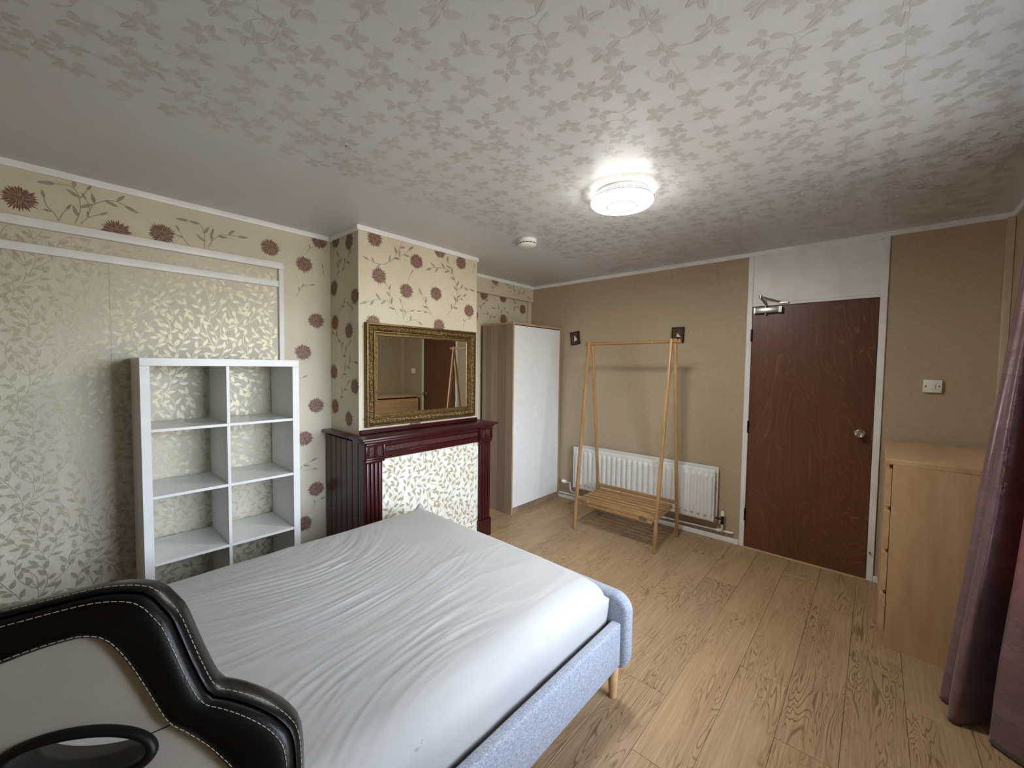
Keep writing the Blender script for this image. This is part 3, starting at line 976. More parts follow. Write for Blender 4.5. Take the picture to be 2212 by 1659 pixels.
bm = B(); vines(bm, lambda a, b: Vector((a, -0.5806 - JO[0], b)), -2.338, -1.428, 0.01, 0.838, ox=-2.42, oy=0.28)
stuff(obj('vine_print', bm, 'leaf_ink_matt', inf, smooth=False, recalc=False))
bm = B(); box(bm, -1.787, -1.7862, -0.5808, -0.5798, 0.0, 0.836); obj('paper_joint', bm, 'grey_print', inf)

# ------------------------------------------------------------------ gilt mirror
t = thing('gilt_mirror', (-1.86, CY, 1.035), 'ornate gilded rectangular mirror above the fireplace', 'mirror')
def frame_loop(xa, xb, za, zb, y):
    return [Vector((xa, y, za)), Vector((xb, y, za)), Vector((xb, y, zb)), Vector((xa, y, zb))]
MXA, MXB, MZA, MZB = -2.374, -1.352, 1.040, 1.772
def profile_frame(bm, prof, seg=1, jit=None):
    """prof: list of (inset, y); mitred frame, subdivided along each side when seg>1"""
    loops = []
    for ins, y in prof:
        c = frame_loop(MXA + ins, MXB - ins, MZA + ins, MZB - ins, y)
        L = []
        for i in range(4):
            a, b = c[i], c[(i + 1) % 4]
            ns = seg if i % 2 == 0 else max(1, int(seg * 0.7))
            for q in range(ns):
                L.append(a.lerp(b, q / ns))
        loops.append(L)
    V = []
    for li, L in enumerate(loops):
        row = []
        for p in L:
            q = p.copy()
            if jit:
                q.y -= jit(p, li, len(loops))
            row.append(bm.verts.new(q))
        V.append(row)
    n = len(V[0])
    for a, b in zip(V, V[1:]):
        for q in range(n):
            bm.faces.new((a[q], a[(q + 1) % n], b[(q + 1) % n], b[q]))
bm = B(); profile_frame(bm, [(0.0, CY - 0.002), (0.0, CY - 0.030), (0.004, CY - 0.038), (0.012, CY - 0.040), (0.016, CY - 0.030)])
obj('outer_moulding', bm, 'gilt_smooth', t)
def orn(p, li, n):
    e = math.sin(PI * li / (n - 1))
    a = noise.noise(Vector((p.x * 60, p.z * 60, 3.0)))
    b = noise.noise(Vector((p.x * 130, p.z * 130, 9.0)))
    sw = math.sin((p.x + p.z) * 90) * math.sin((p.x - p.z) * 70)
    return e * (0.010 + 0.010 * abs(a) + 0.007 * b + 0.004 * sw)
bm = B(); profile_frame(bm, [(0.015 + 0.044 * i / 14, CY - 0.030 + 0.004 * i / 14) for i in range(15)], 360, orn)
obj('carved_moulding', bm, 'gilt_ornament', t, ang=180)
bm = B(); profile_frame(bm, [(0.058, CY - 0.026), (0.058, CY - 0.036), (0.064, CY - 0.037), (0.070, CY - 0.030), (0.080, CY - 0.028), (0.084, CY - 0.030), (0.088, CY - 0.022), (0.0885, CY - 0.012)])
obj('inner_slip', bm, 'gilt_smooth', t)
bm = B(); box(bm, MXA + 0.07, MXB - 0.07, CY - 0.016, CY - 0.010, MZA + 0.07, MZB - 0.07)
obj('glass', bm, 'mirror_glass', t)
bm = B(); box(bm, MXA + 0.01, MXB - 0.01, CY - 0.010, CY - 0.002, MZA + 0.01, MZB - 0.01)
obj('backing_board', bm, 'brown_canvas', t)
for z in (1.742, 1.098):
    bm = B(); box(bm, MXA - 0.014, MXA + 0.002, CY - 0.006, CY - 0.001, z - 0.005, z + 0.005, 0.001)
    obj('fixing_lug', bm, 'steel', t)

# ------------------------------------------------------------------ wardrobe
WA, WB_, WY0, WY1, WH = -0.832, -0.030, -0.433, -0.005, 1.912
t = thing('wardrobe', ((WA + WB_) / 2, (WY0 + WY1) / 2, 0), 'two-door wardrobe with white doors and grey-brown oak sides in the corner', 'wardrobe')
for a, b in ((WA, WA + 0.018), (WB_ - 0.018, WB_)):
    bm = B(); box(bm, a, b, WY0 + 0.0012, WY1, 0, WH - 0.020); o = obj('side_panel', bm, 'wardrobe_oak', t)
    bm = B(); box(bm, a, b, WY0, WY0 + 0.0012, 0, WH - 0.020); obj('edge_strip', bm, 'wardrobe_edge', o)
bm = B(); box(bm, WA, WB_, WY0, WY1, WH - 0.0198, WH); obj('top_panel', bm, 'wardrobe_edge', t)
bm = B(); box(bm, WA + 0.019, WB_ - 0.019, WY1 - 0.006, WY1 - 0.001, 0.0, WH - 0.021); obj('back_panel', bm, 'wardrobe_oak', t)
bm = B(); box(bm, WA + 0.0185, WB_ - 0.0185, WY0 + 0.006, WY1 - 0.008, 0.043, 0.062); obj('bottom_panel', bm, 'wardrobe_oak', t)
bm = B(); box(bm, WA + 0.0185, WB_ - 0.0185, WY0 + 0.012, WY0 + 0.028, 0.0, 0.042); obj('kickboard', bm, 'wardrobe_oak', t)
xm = -0.4465
for a, b, hx in ((WA + 0.0205, xm - 0.0012, 1), (xm + 0.0012, WB_ - 0.0205, -1)):
    bm = B(); box(bm, a, b, WY0 + 0.003, WY0 + 0.020, 0.066, WH - 0.028, 0.001); o = obj('door', bm, 'white_melamine', t)
    bm = B()
    if hx > 0:
        box(bm, xm - 0.022, xm - 0.002, WY0 - 0.010, WY0 + 0.0028, 0.93, 1.03, 0.003, 2)
        obj('handle', bm, 'white_plastic', o)
    else:
        bm.free()

# ------------------------------------------------------------------ radiator and heating pipe
t = thing('radiator', (-0.07, -1.38, 0.17), 'long white ribbed panel radiator under the beige wall, behind the clothes rack', 'radiator')
RY0, RY1, RZ0, RZ1 = -2.091, -0.666, 0.172, 0.620
def rad_panel(xf, sgn):
    bm = B()
    pitch = 0.0546
    ny, nz = 312, 26
    zr = [0, 0.004, 0.02, 0.036, 0.044, 0.052, 0.06, 0.068]
    zz = sorted(set([RZ0 + v for v in zr] + [RZ1 - v for v in zr] + [RZ0 + 0.068 + (RZ1 - RZ0 - 0.136) * i / 6 for i in range(7)]))
    V = []
    for z in zz:
        row = []
        for i in range(ny + 1):
            y = RY1 + (RY0 - RY1) * i / ny
            ph = ((-y - 0.683) / pitch) % 1.0
            m = 0.0
            dz = min(z - RZ0, RZ1 - z)
            dy = min(RY1 - y, y - RY0)
            if dy > 0.014:
                zf = min(1.0, max(0.0, (dz - 0.034) / 0.024))
                a = abs(ph - 0.5) * 2
                m = zf * (1 - min(1, max(0, (a - 0.36) / 0.30)))
                m = m * m * (3 - 2 * m)
            edge = min(dz, dy)
            rnd = 0.006 * (1 - min(1, edge / 0.008)) ** 2
            row.append(bm.verts.new((xf - sgn * (0.014 * m - rnd), y, z)))
        V.append(row)
    for a, b in zip(V, V[1:]):
        for q in range(ny):
            bm.faces.new((a[q], a[q + 1], b[q + 1], b[q]))
    bound = [ed for ed in bm.edges if len(ed.link_faces) == 1]
    r = bmesh.ops.extrude_edge_only(bm, edges=bound)
    for vtx in [g for g in r['geom'] if isinstance(g, bmesh.types.BMVert)]:
        vtx.co.x = xf + sgn * 0.016
    return bm
obj('front_panel', rad_panel(-0.098, 1), 'radiator_enamel', t, ang=60)
bm = B(); box(bm, -0.046, -0.034, RY0 - 0.012, RY1 - 0.03, RZ0 + 0.005, RZ1 + 0.018, 0.004, 2); obj('rear_panel', bm, 'radiator_enamel', t)
for yy in (RY0 + 0.02, RY1 - 0.02):
    for zz in (RZ0 + 0.03, RZ1 - 0.03):
        bm = B(); tube(bm, [(-0.090, yy, zz), (-0.046, yy, zz)], 0.014, 14); obj('header_joint', bm, 'radiator_enamel', t)
for yy in (-0.95, -1.8):
    bm = B(); box(bm, -0.034, -0.001, yy - 0.015, yy + 0.015, RZ0 + 0.04, RZ1 - 0.05, 0.001); obj('wall_bracket', bm, 'radiator_enamel', t)
# left thermostatic valve
bm = B(); lathe(bm, [(0, 0), (0.016, 0.0), (0.019, 0.004), (0.021, 0.03), (0.019, 0.044), (0.016, 0.046), (0.016, 0.052), (0.013, 0.054), (0, 0.054)], (-0.066, -0.560, 0.205), (0, 1, 0.05), 24)
vlv = obj('thermostat_head', bm, 'white_plastic', t)
bm = B(); tube(bm, [(-0.066, -0.561, 0.205), (-0.066, -0.60, 0.203), (-0.066, -0.636, 0.203)], [0.010, 0.011, 0.009], 12); lathe(bm, [(0, 0), (0.013, 0), (0.013, 0.014), (0, 0.014)], (-0.066, -0.60, 0.203), (0, 1, 0), 6)
obj('valve_body', bm, 'chrome', t)
bm = B(); tube(bm, [(-0.066, -0.615, 0.195), (-0.066, -0.615, 0.15), (-0.062, -0.622, 0.118), (-0.05, -0.64, 0.10), (-0.03, -0.66, 0.095)], 0.0078, 12); obj('tail_pipe', bm, 'white_paint', t)
# right lockshield valve
bm = B(); lathe(bm, [(0, 0), (0.014, 0.0), (0.014, 0.034), (0.012, 0.038), (0, 0.038)], (-0.062, -2.150, 0.235), (0, 0, 1), 20); obj('valve_cap', bm, 'white_plastic', t)
bm = B(); tube(bm, [(-0.062, -2.150, 0.234), (-0.062, -2.150, 0.175)], [0.011, 0.010], 14); tube(bm, [(-0.062, -2.098, 0.205), (-0.062, -2.150, 0.205)], 0.010, 12); lathe(bm, [(0, 0), (0.014, 0), (0.014, 0.014), (0, 0.014)], (-0.062, -2.150, 0.166), (0, 0, 1), 6)
obj('valve_body', bm, 'dark_metal', t)
bm = B(); tube(bm, [(-0.062, -2.150, 0.168), (-0.060, -2.150, 0.128), (-0.046, -2.146, 0.108), (-0.036, -2.135, 0.100)], 0.0078, 12); obj('tail_pipe', bm, 'white_paint', t)
bm = B()
tube(bm, [(-0.026, -0.445, 0.060), (-0.026, -1.2, 0.072), (-0.026, -1.62, 0.078), (-0.026, -2.19, 0.094), (-0.024, -2.215, 0.094), (-0.010, -2.222, 0.093)], 0.0085, 12)
tube(bm, [(-0.026, -1.60, 0.0775), (-0.026, -1.66, 0.079)], 0.0115, 12)
tube(bm, [(-0.026, -2.10, 0.0905), (-0.026, -2.15, 0.092)], 0.0125, 12)
tube(bm, [(-0.026, -2.126, 0.092), (-0.036, -2.132, 0.103)], 0.011, 12)
obj('heating_pipe', bm, 'white_paint', t, label='thin white painted pipe along the skirting')

# ------------------------------------------------------------------ bamboo clothes rack
t = thing('clothes_rack', (-0.435, -1.44, 0), 'freestanding bamboo clothes rack with slatted bottom shelf', 'clothes rack')
def beam(bm, a, b, w_, d_, side):
    """square bar from a to b; side = width direction"""
    a, b = Vector(a), Vector(b)
    tdir = (b - a).normalized()
    s = Vector(side); s = (s - tdir * s.dot(tdir)).normalized()
    q = tdir.cross(s)
    vsx = []
    for p in (a, b):
        vsx.append([bm.verts.new(p + s * (w_ / 2 * i) + q * (d_ / 2 * j)) for i, j in ((-1, -1), (1, -1), (1, 1), (-1, 1))])
    fs = [bm.faces.new(vsx[0][::-1]), bm.faces.new(vsx[1])]
    for k_ in range(4):
        fs.append(bm.faces.new((vsx[0][k_], vsx[0][(k_ + 1) % 4], vsx[1][(k_ + 1) % 4], vsx[1][k_])))
    bmesh.ops.bevel(bm, geom=list({ed for f in fs for ed in f.edges}), offset=min(w_, d_) * 0.28, offset_type='OFFSET', segments=2, profile=0.5, affect='EDGES')
legs = [((-0.668, -1.066, 0.0), (-0.441, -1.046, 1.722)), ((-0.205, -1.060, 0.0), (-0.427, -1.074, 1.722)),
        ((-0.655, -1.808, 0.0), (-0.441, -1.818, 1.722)), ((-0.200, -1.826, 0.0), (-0.427, -1.844, 1.722))]
for a, b in legs:
    bm = B(); beam(bm, a, b, 0.027, 0.031, (0, 1, 0)); obj('leg', bm, 'rack_bamboo', t)
bm = B(); tube(bm, [(-0.434, -1.020, 1.698), (-0.434, -1.878, 1.698)], 0.0145, 18)
bar = obj('hanging_bar', bm, 'rack_bamboo_long', t)
for y, s in ((-1.020, 1), (-1.878, -1)):
    bm = B(); lathe(bm, [(0, 0), (0.020, 0.0), (0.020, 0.012), (0.014, 0.016), (0, 0.017)], (-0.434, y, 1.698), (0, s, 0), 18); obj('end_knob', bm, 'rack_bamboo', bar)
def legx(i, z):
    a, b = legs[i]; f_ = z / 1.722
    return a[0] + (b[0] - a[0]) * f_
xf, xb = legx(0, 0.27), legx(1, 0.30)
bm = B(); beam(bm, (xf + 0.004, -1.062, 0.268), (xf + 0.004, -1.796, 0.268), 0.016, 0.028, (1, 0, 0)); obj('front_rail', bm, 'rack_bamboo_long', t)
bm = B(); beam(bm, (xf + 0.004, -1.080, 0.236), (xf + 0.004, -1.780, 0.236), 0.016, 0.028, (1, 0, 0)); o = obj('front_rail', bm, 'rack_bamboo_long', t)
for y in (-1.155, -1.708):
    bm = B(); box(bm, xf - 0.0065, xf - 0.004, y - 0.032, y + 0.032, 0.236, 0.270, 0.001); tube(bm, [(xf - 0.0075, y - 0.032, 0.253), (xf - 0.0075, y + 0.032, 0.253)], 0.004, 8); obj('hinge', bm, 'steel', t)
bm = B(); beam(bm, (xb - 0.002, -1.076, 0.318), (xb - 0.002, -1.83, 0.318), 0.016, 0.034, (1, 0, 0)); obj('back_rail', bm, 'rack_bamboo_long', t)
for y in (-1.093, -1.792):
    bm = B(); beam(bm, (xf + 0.012, y, 0.258), (xb - 0.012, y, 0.272), 0.018, 0.026, (0, 1, 0)); obj('side_rail', bm, 'rack_bamboo', t)
xs = [xf + 0.040 + i * (xb - xf - 0.075) / 5 for i in range(6)]
for i, x in enumerate(xs):
    zz = 0.278 + (x - xf) / (xb - xf) * 0.014
    bm = B(); beam(bm, (x, -1.085, zz), (x, -1.80, zz), 0.042, 0.012, (1, 0, 0)); obj('slat', bm, 'rack_bamboo_long', t)
for p in ((-0.4485, -1.66, 1.698), (legx(2, 0.27) - 0.016, -1.808, 0.262), (legx(3, 0.32) - 0.016, -1.83, 0.318)):
    bm = B(); lathe(bm, [(0, 0), (0.004, 0), (0.0035, 0.0015), (0, 0.002)], p, (-1, 0, 0), 10); obj('screw_cap', bm, 'pale_print', t)

# ------------------------------------------------------------------ chest of drawers
DX0, DX1, DY1, DY0, DH = -0.860, -0.062, -3.126, -3.625, 1.014
t = thing('chest_of_drawers', ((DX0 + DX1) / 2, (DY0 + DY1) / 2, 0), 'birch veneer chest with four drawers in the corner beside the curtain', 'chest of drawers')
bm = B(); box(bm, DX0, DX1, DY0, DY1, DH - 0.028, DH, 0.0015); obj('top_panel', bm, 'birch_top', t)
for a, b in ((DX0 + 0.001, DX0 + 0.024), (DX1 - 0.024, DX1 - 0.001)):
    bm = B(); box(bm, a, b, DY0, DY1 - 0.030, 0.0, DH - 0.0285, 0.001); obj('side_panel', bm, 'birch_veneer', t)
bm = B(); box(bm, DX0 + 0.025, DX1 - 0.025, DY0 + 0.002, DY0 + 0.008, 0.02, DH - 0.03); obj('back_panel', bm, 'birch_veneer', t)
for z0, z1 in ((0.076, 0.282), (0.306, 0.511), (0.533, 0.738), (0.761, 0.965)):
    bm = B(); box(bm, DX0 + 0.003, DX1 - 0.003, DY1 - 0.0275, DY1 - 0.004, z0, z1, 0.001); o = obj('drawer', bm, 'birch_top', t)
    bm = B(); box(bm, DX0 + 0.03, DX1 - 0.03, DY0 + 0.03, DY1 - 0.028, z0 + 0.01, z1 - 0.03); obj('drawer_box', bm, 'birch_veneer', o)
bm = B(); box(bm, DX0 + 0.025, DX1 - 0.025, DY1 - 0.06, DY1 - 0.04, 0.0, 0.06); obj('kickboard', bm, 'birch_veneer', t)

# ------------------------------------------------------------------ light switch
t = thing('light_switch', (-0.012, -3.3435, 1.384), 'white single light switch on the beige wall between door and corner', 'light switch')
bm = B(); box(bm, -0.022, 0.0, -3.3865, -3.3005, 1.343, 1.425, 0.003, 2); obj('back_plate', bm, 'white_plastic', t)
bm = B(); box(bm, -0.027, -0.021, -3.357, -3.330, 1.366, 1.402, 0.002, 2); obj('rocker', bm, 'white_plastic', t)
for y in (-3.313, -3.374):
    bm = B(); lathe(bm, [(0, 0), (0.0042, 0), (0.0036, 0.0014), (0, 0.0014)], (-0.022, y, 1.384), (-1, 0, 0), 10); obj('screw', bm, 'dark_metal', t)

# ------------------------------------------------------------------ two small framed pictures
def picture(y, z, tilt, label, blobs):
    t = thing('framed_picture', (-0.01, y, z - 0.07), label, 'picture', 'small framed pictures on the beige wall')
    rot = Matrix.Rotation(tilt, 4, 'X')
    c0 = Vector((0, y, z))
    def fin(bm):
        for v_ in bm.verts:
            p = v_.co.copy(); q = rot @ Vector((0, p.y, p.z)); v_.co = Vector((p.x, c0.y + q.y, c0.z + q.z))
        return bm
    hw, hh = 0.056, 0.070
    def rim(bm, ins, w_, x0, x1, bv):
        a, b = hw - ins, hh - ins
        box(bm, x0, x1, -a, a, b - w_, b, bv); box(bm, x0, x1, -a, a, -b, -b + w_, bv)
        box(bm, x0, x1, -a, -a + w_, -b + w_, b - w_, bv); box(bm, x0, x1, a - w_, a, -b + w_, b - w_, bv)
    bm = B(); rim(bm, 0, 0.014, -0.018, -0.001, 0.001); obj('frame', fin(bm), 'black_frame', t)
    bm = B(); rim(bm, 0.014, 0.0035, -0.013, -0.004, 0.001); obj('gilt_slip', fin(bm), 'rack_bamboo', t)
    bm = B(); rim(bm, 0.0175, 0.008, -0.012, -0.004, 0.002); obj('inner_frame', fin(bm), 'brown_canvas', t)
    bm = B(); box(bm, -0.008, -0.004, -0.04, 0.04, -0.054, 0.054); cv = obj('canvas', fin(bm), 'brown_canvas', t)
    for mat_, pts in blobs:
        bm = B(); poly(bm, [(-0.0084, a, b) for a, b in pts]); obj('painted_shape', fin(bm), mat_, cv, smooth=False)
picture(-0.607, 1.794, R(-7), 'small dark-framed picture near the wardrobe, hung crooked',
        [('pale_print', [(0.012, 0.02), (0.004, 0.03), (-0.004, 0.012), (-0.022, -0.006), (-0.016, -0.026), (0.006, -0.028), (0.016, -0.036), (0.020, -0.034), (0.012, -0.006)]), ('pale_print', [(0.016, 0.022), (0.010, 0.028), (0.008, 0.018), (0.013, 0.013)])])
picture(-1.714, 1.783, R(1), 'small dark-framed picture behind the end of the clothes rack bar',
        [('pale_print', [(0.010, 0.014), (0.002, 0.012), (-0.020, -0.010), (-0.024, -0.016), (-0.004, -0.018), (0.016, -0.014), (0.012, -0.002)]), ('dark_print', [(0.014, 0.020), (0.006, 0.024), (0.004, 0.014), (0.011, 0.011)]), ('black_frame', [(0.022, -0.016), (0.0, -0.018), (0.004, -0.028), (0.024, -0.026)])])

# ------------------------------------------------------------------ ceiling lamp and smoke alarm
LC = Vector((-1.733, -2.017, H))
t = thing('ceiling_light', LC, 'round white flush ceiling light, switched on', 'ceiling light')
bm = B(); lathe(bm, [(0, 0), (0.135, 0), (0.140, -0.004), (0.148, -0.022), (0, -0.022)], LC, (0, 0, 1), 64); obj('base_plate', bm, 'white_plastic', t)
bm = B(); lathe(bm, [(0.163, -0.056), (0.154, -0.066), (0.138, -0.071), (0.10, -0.0735), (0.0, -0.0745)], LC, (0, 0, 1), 72); obj('diffuser', bm, 'lamp_diffuser', t, ang=60)
bm = B(); lathe(bm, [(0.146, -0.022), (0.158, -0.023), (0.165, -0.030), (0.1655, -0.042), (0.163, -0.056)], LC, (0, 0, 1), 72); obj('rim_band', bm, 'lamp_rim', t, ang=60)
for rr, zz, th in ((0.1645, -0.0335, 0.0020), (0.1660, -0.0430, 0.0020), (0.078, -0.0745, 0.0045)):
    bm = B(); tube(bm, [LC + Vector((rr * math.cos(2 * PI * i / 72), rr * math.sin(2 * PI * i / 72), zz)) for i in range(72)], th, 6, closed=True); obj('trim_ring', bm, 'grey_line', t)
AC = Vector((-1.432, -1.102, H))
t = thing('smoke_alarm', AC, 'small round white smoke alarm on the ceiling', 'smoke alarm')
bm = B(); lathe(bm, [(0, 0), (0.068, 0), (0.070, -0.004), (0.070, -0.026), (0.066, -0.028)], AC, (0, 0, 1), 48); obj('housing', bm, 'white_plastic', t)
bm = B(); lathe(bm, [(0.062, -0.026), (0.062, -0.036), (0, -0.036)], AC, (0, 0, 1), 40); obj('vent_slot', bm, 'alarm_slot', t)
for i in range(14):
    a = 2 * PI * i / 14
    p = AC + Vector((0.0645 * math.cos(a), 0.0645 * math.sin(a), 0))
    bm = B(); tube(bm, [p + Vector((0, 0, -0.026)), p + Vector((0, 0, -0.038))], 0.0022, 6); obj('vent_rib', bm, 'white_plastic', t)
bm = B(); lathe(bm, [(0.067, -0.0355), (0.068, -0.038), (0.064, -0.044), (0.050, -0.050), (0, -0.052)], AC, (0, 0, 1), 48); obj('cover', bm, 'white_plastic', t)

# ------------------------------------------------------------------ curtain
PATH = [(-1.46, -3.605), (-1.415, -3.56), (-1.365, -3.485), (-1.335, -3.462), (-1.285, -3.50), (-1.245, -3.535), (-1.225, -3.50), (-1.265, -3.42), (-1.305, -3.372), (-1.285, -3.352), (-1.235, -3.372), (-1.20, -3.385), (-1.178, -3.352), (-1.150, -3.346), (-1.125, -3.38), (-1.11, -3.47), (-1.085, -3.50), (-1.06, -3.42), (-1.035, -3.37), (-1.005, -3.40), (-0.985, -3.48), (-0.955, -3.49), (-0.935, -3.42)]
pth = smooth2(PATH, 6)
t = thing('curtain', (-1.2, -3.45, 0.01), 'plum satin curtain gathered in deep folds beside the chest of drawers', 'curtain')
bm = B()
ZT = 2.28
nz = 60
rows_ = []
for j in range(nz + 1):
    f_ = j / nz
    z = 0.012 + (ZT - 0.012) * f_
    yr = -3.345 - 0.080 * z
    k_ = 1 - 0.52 * z / ZT
    row = []
    for i, (x, y) in enumerate(pth):
        wob = 0.012 * noise.noise(Vector((i * 0.11, z * 1.4, 2.0))) * (1 - f_ * 0.5)
        yy = max(yr + (y + 3.345) * k_ + wob, -WD + 0.012 if x > WX1 - 0.02 else -WD - 0.02)
        xx = x + 0.02 * noise.noise(Vector((i * 0.07, z * 1.1, 7.0))) + 0.05 * (1 - f_) * 0 
        row.append(bm.verts.new((xx, yy, z)))
    rows_.append(row)
for a, b in zip(rows_, rows_[1:]):
    for i in range(len(pth) - 1):
        bm.faces.new((a[i], a[i + 1], b[i + 1], b[i]))
o = obj('drape', bm, 'curtain_satin', t, ang=180)
sm = o.modifiers.new('cloth_thickness', 'SOLIDIFY'); sm.thickness = 0.0016
bm = B(); tube(bm, [(-3.25, -3.55, 2.30), (-0.92, -3.55, 2.30)], 0.012, 14)
for x in (-3.1, -1.05):
    tube(bm, [(x, -3.55, 2.30), (x, -WD, 2.30)], 0.007, 10)
o = obj('curtain_pole', bm, 'steel', origin=(-2.1, -3.55, 2.30)); o['label'] = 'thin metal curtain pole above the window'; o['category'] = 'curtain pole'

# ------------------------------------------------------------------ bed frame
t = thing('bed_frame', (-3.15, -1.53, 0), 'low double bed frame upholstered in heather blue-grey fabric', 'bed')
def rounded_panel(bm, y0, y1, z0, z1, x0, x1, r, bev):
    pts = []
    for cy, cz, a0 in ((y1 - r, z1 - r, 0), (y0 + r, z1 - r, 90), (y0 + r, z0 + r, 180), (y1 - r, z0 + r, 270)):
        for i in range(9):
            a = R(a0 + i * 90 / 8)
            pts.append((cy + r * math.cos(a), cz + r * math.sin(a)))
    cy, cz = (y0 + y1) / 2, (z0 + z1) / 2
    loops = []
    nb2 = 5
    prof = [(bev * (1 - math.sin(PI / 2 * i / nb2)), x0 + bev * (1 - math.cos(PI / 2 * i / nb2))) for i in range(nb2 + 1)]
    prof += [(ins, x1 - (x - x0)) for ins, x in prof[::-1]]
    for ins, x in prof:
        L = []
        for i, p in enumerate(pts):
            a, b = pts[i - 1], pts[(i + 1) % len(pts)]
            dx, dy = b[0] - a[0], b[1] - a[1]; d = math.hypot(dx, dy)
            L.append(bm.verts.new((x, p[0] - dy / d * ins, p[1] + dx / d * ins)))
        loops.append(L)
    n = len(pts)
    for a, b in zip(loops, loops[1:]):
        for i in range(n):
            bm.faces.new((a[i], a[(i + 1) % n], b[(i + 1) % n], b[i]))
    bm.faces.new(loops[0][::-1]); bm.faces.new(loops[-1])
bm = B(); rounded_panel(bm, -2.325, -0.745, 0.150, 0.490, -2.182, -2.118, 0.075, 0.026); obj('footboard', bm, 'bed_upholstery', t, ang=60)
bm = B(); rounded_panel(bm, -2.325, -0.745, 0.150, 1.02, -4.262, -4.190, 0.075, 0.028); obj('headboard', bm, 'bed_upholstery', t, ang=60)
for y0, y1 in ((-2.296, -2.252), (-0.815, -0.771)):
    bm = B(); box(bm, -4.188, -2.184, y0, y1, 0.186, 0.378, 0.010, 3); obj('side_rail', bm, 'bed_upholstery', t)
for x in (-2.150, -4.10):
    for y in (-2.245, -0.825):
        bm = B(); lathe(bm, [(0, 0), (0.0155, 0), (0.0175, 0.003), (0.026, 0.20), (0, 0.20)], (x, y, 0), (0, 0, 1), 24); obj('leg', bm, 'bed_leg_wood', t)
for i in range(12):
    x = -2.30 - i * 0.16
    bm = B(); box(bm, x - 0.035, x + 0.035, -2.250, -0.817, 0.285, 0.297, 0.003); obj('slat', bm, 'bed_leg_wood', t)

# mattress under a creased fitted sheet
BX0, BX1, BY0, BY1, BZ0, BZ1 = -4.085, -2.193, -2.239, -0.845, 0.2985, 0.562
NX, NY, NZ = 230, 270, 16
rad = 0.115
bm = B()
vid = {}
def sheet_height(x, y):
    c0, s0 = math.cos(0.13), math.sin(0.13)
    h = 0.008 * noise.noise(Vector((x * 1.5, y * 1.7, 0.3)))
    th = 0.16 + 0.35 * noise.noise(Vector((x * 0.8, y * 0.8, 4.0)))
    wx = x + 0.05 * noise.noise(Vector((x * 3, y * 3, 8)))
    wy = y + 0.03 * noise.noise(Vector((x * 2.2, y * 2.2, 12)))
    u = wx * math.cos(th) + wy * math.sin(th)
    v = -wx * math.sin(th) + wy * math.cos(th)
    m = math.exp(-((x + 3.02) / 0.46) ** 2 - ((y + 1.42) / 0.50) ** 2)
    m2 = math.exp(-((x + 3.2) / 0.55) ** 2 - ((y + 2.0) / 0.35) ** 2)
    n1 = noise.noise(Vector((u * 2.6, v * 17, 1.0)))
    n2 = noise.noise(Vector((u * 4.2, v * 40, 5.0)))
    n3 = noise.noise(Vector((u * 1.6, v * 7.5, 9.0)))
    pt = max(0.0, min(1.0, 0.45 + 1.5 * noise.noise(Vector((x * 2.6, y * 4.2, 31.0)))))
    m *= 0.25 + 0.75 * pt
    m2 *= 0.2 + 0.8 * pt
    ridge0 = 1
    ridge = (1 - abs(n1)) ** 3
    h += m * (0.0060 * ridge + 0.0046 * n2 * (0.4 + 0.6 * pt) + 0.003 * n3)
    h += m2 * (0.004 * n3 + 0.003 * (1 - abs(n1)) ** 3)
    # broad folds running towards the far corner
    h += 0.0028 * (1 - abs(noise.noise(Vector(((x * 0.9 - y * 0.5) * 2.2, (x * 0.4 + y * 0.9) * 4.5, 21.0))))) ** 4
    return h
CORN = Vector((BX1 - 0.02, BY1 - 0.02, 0))
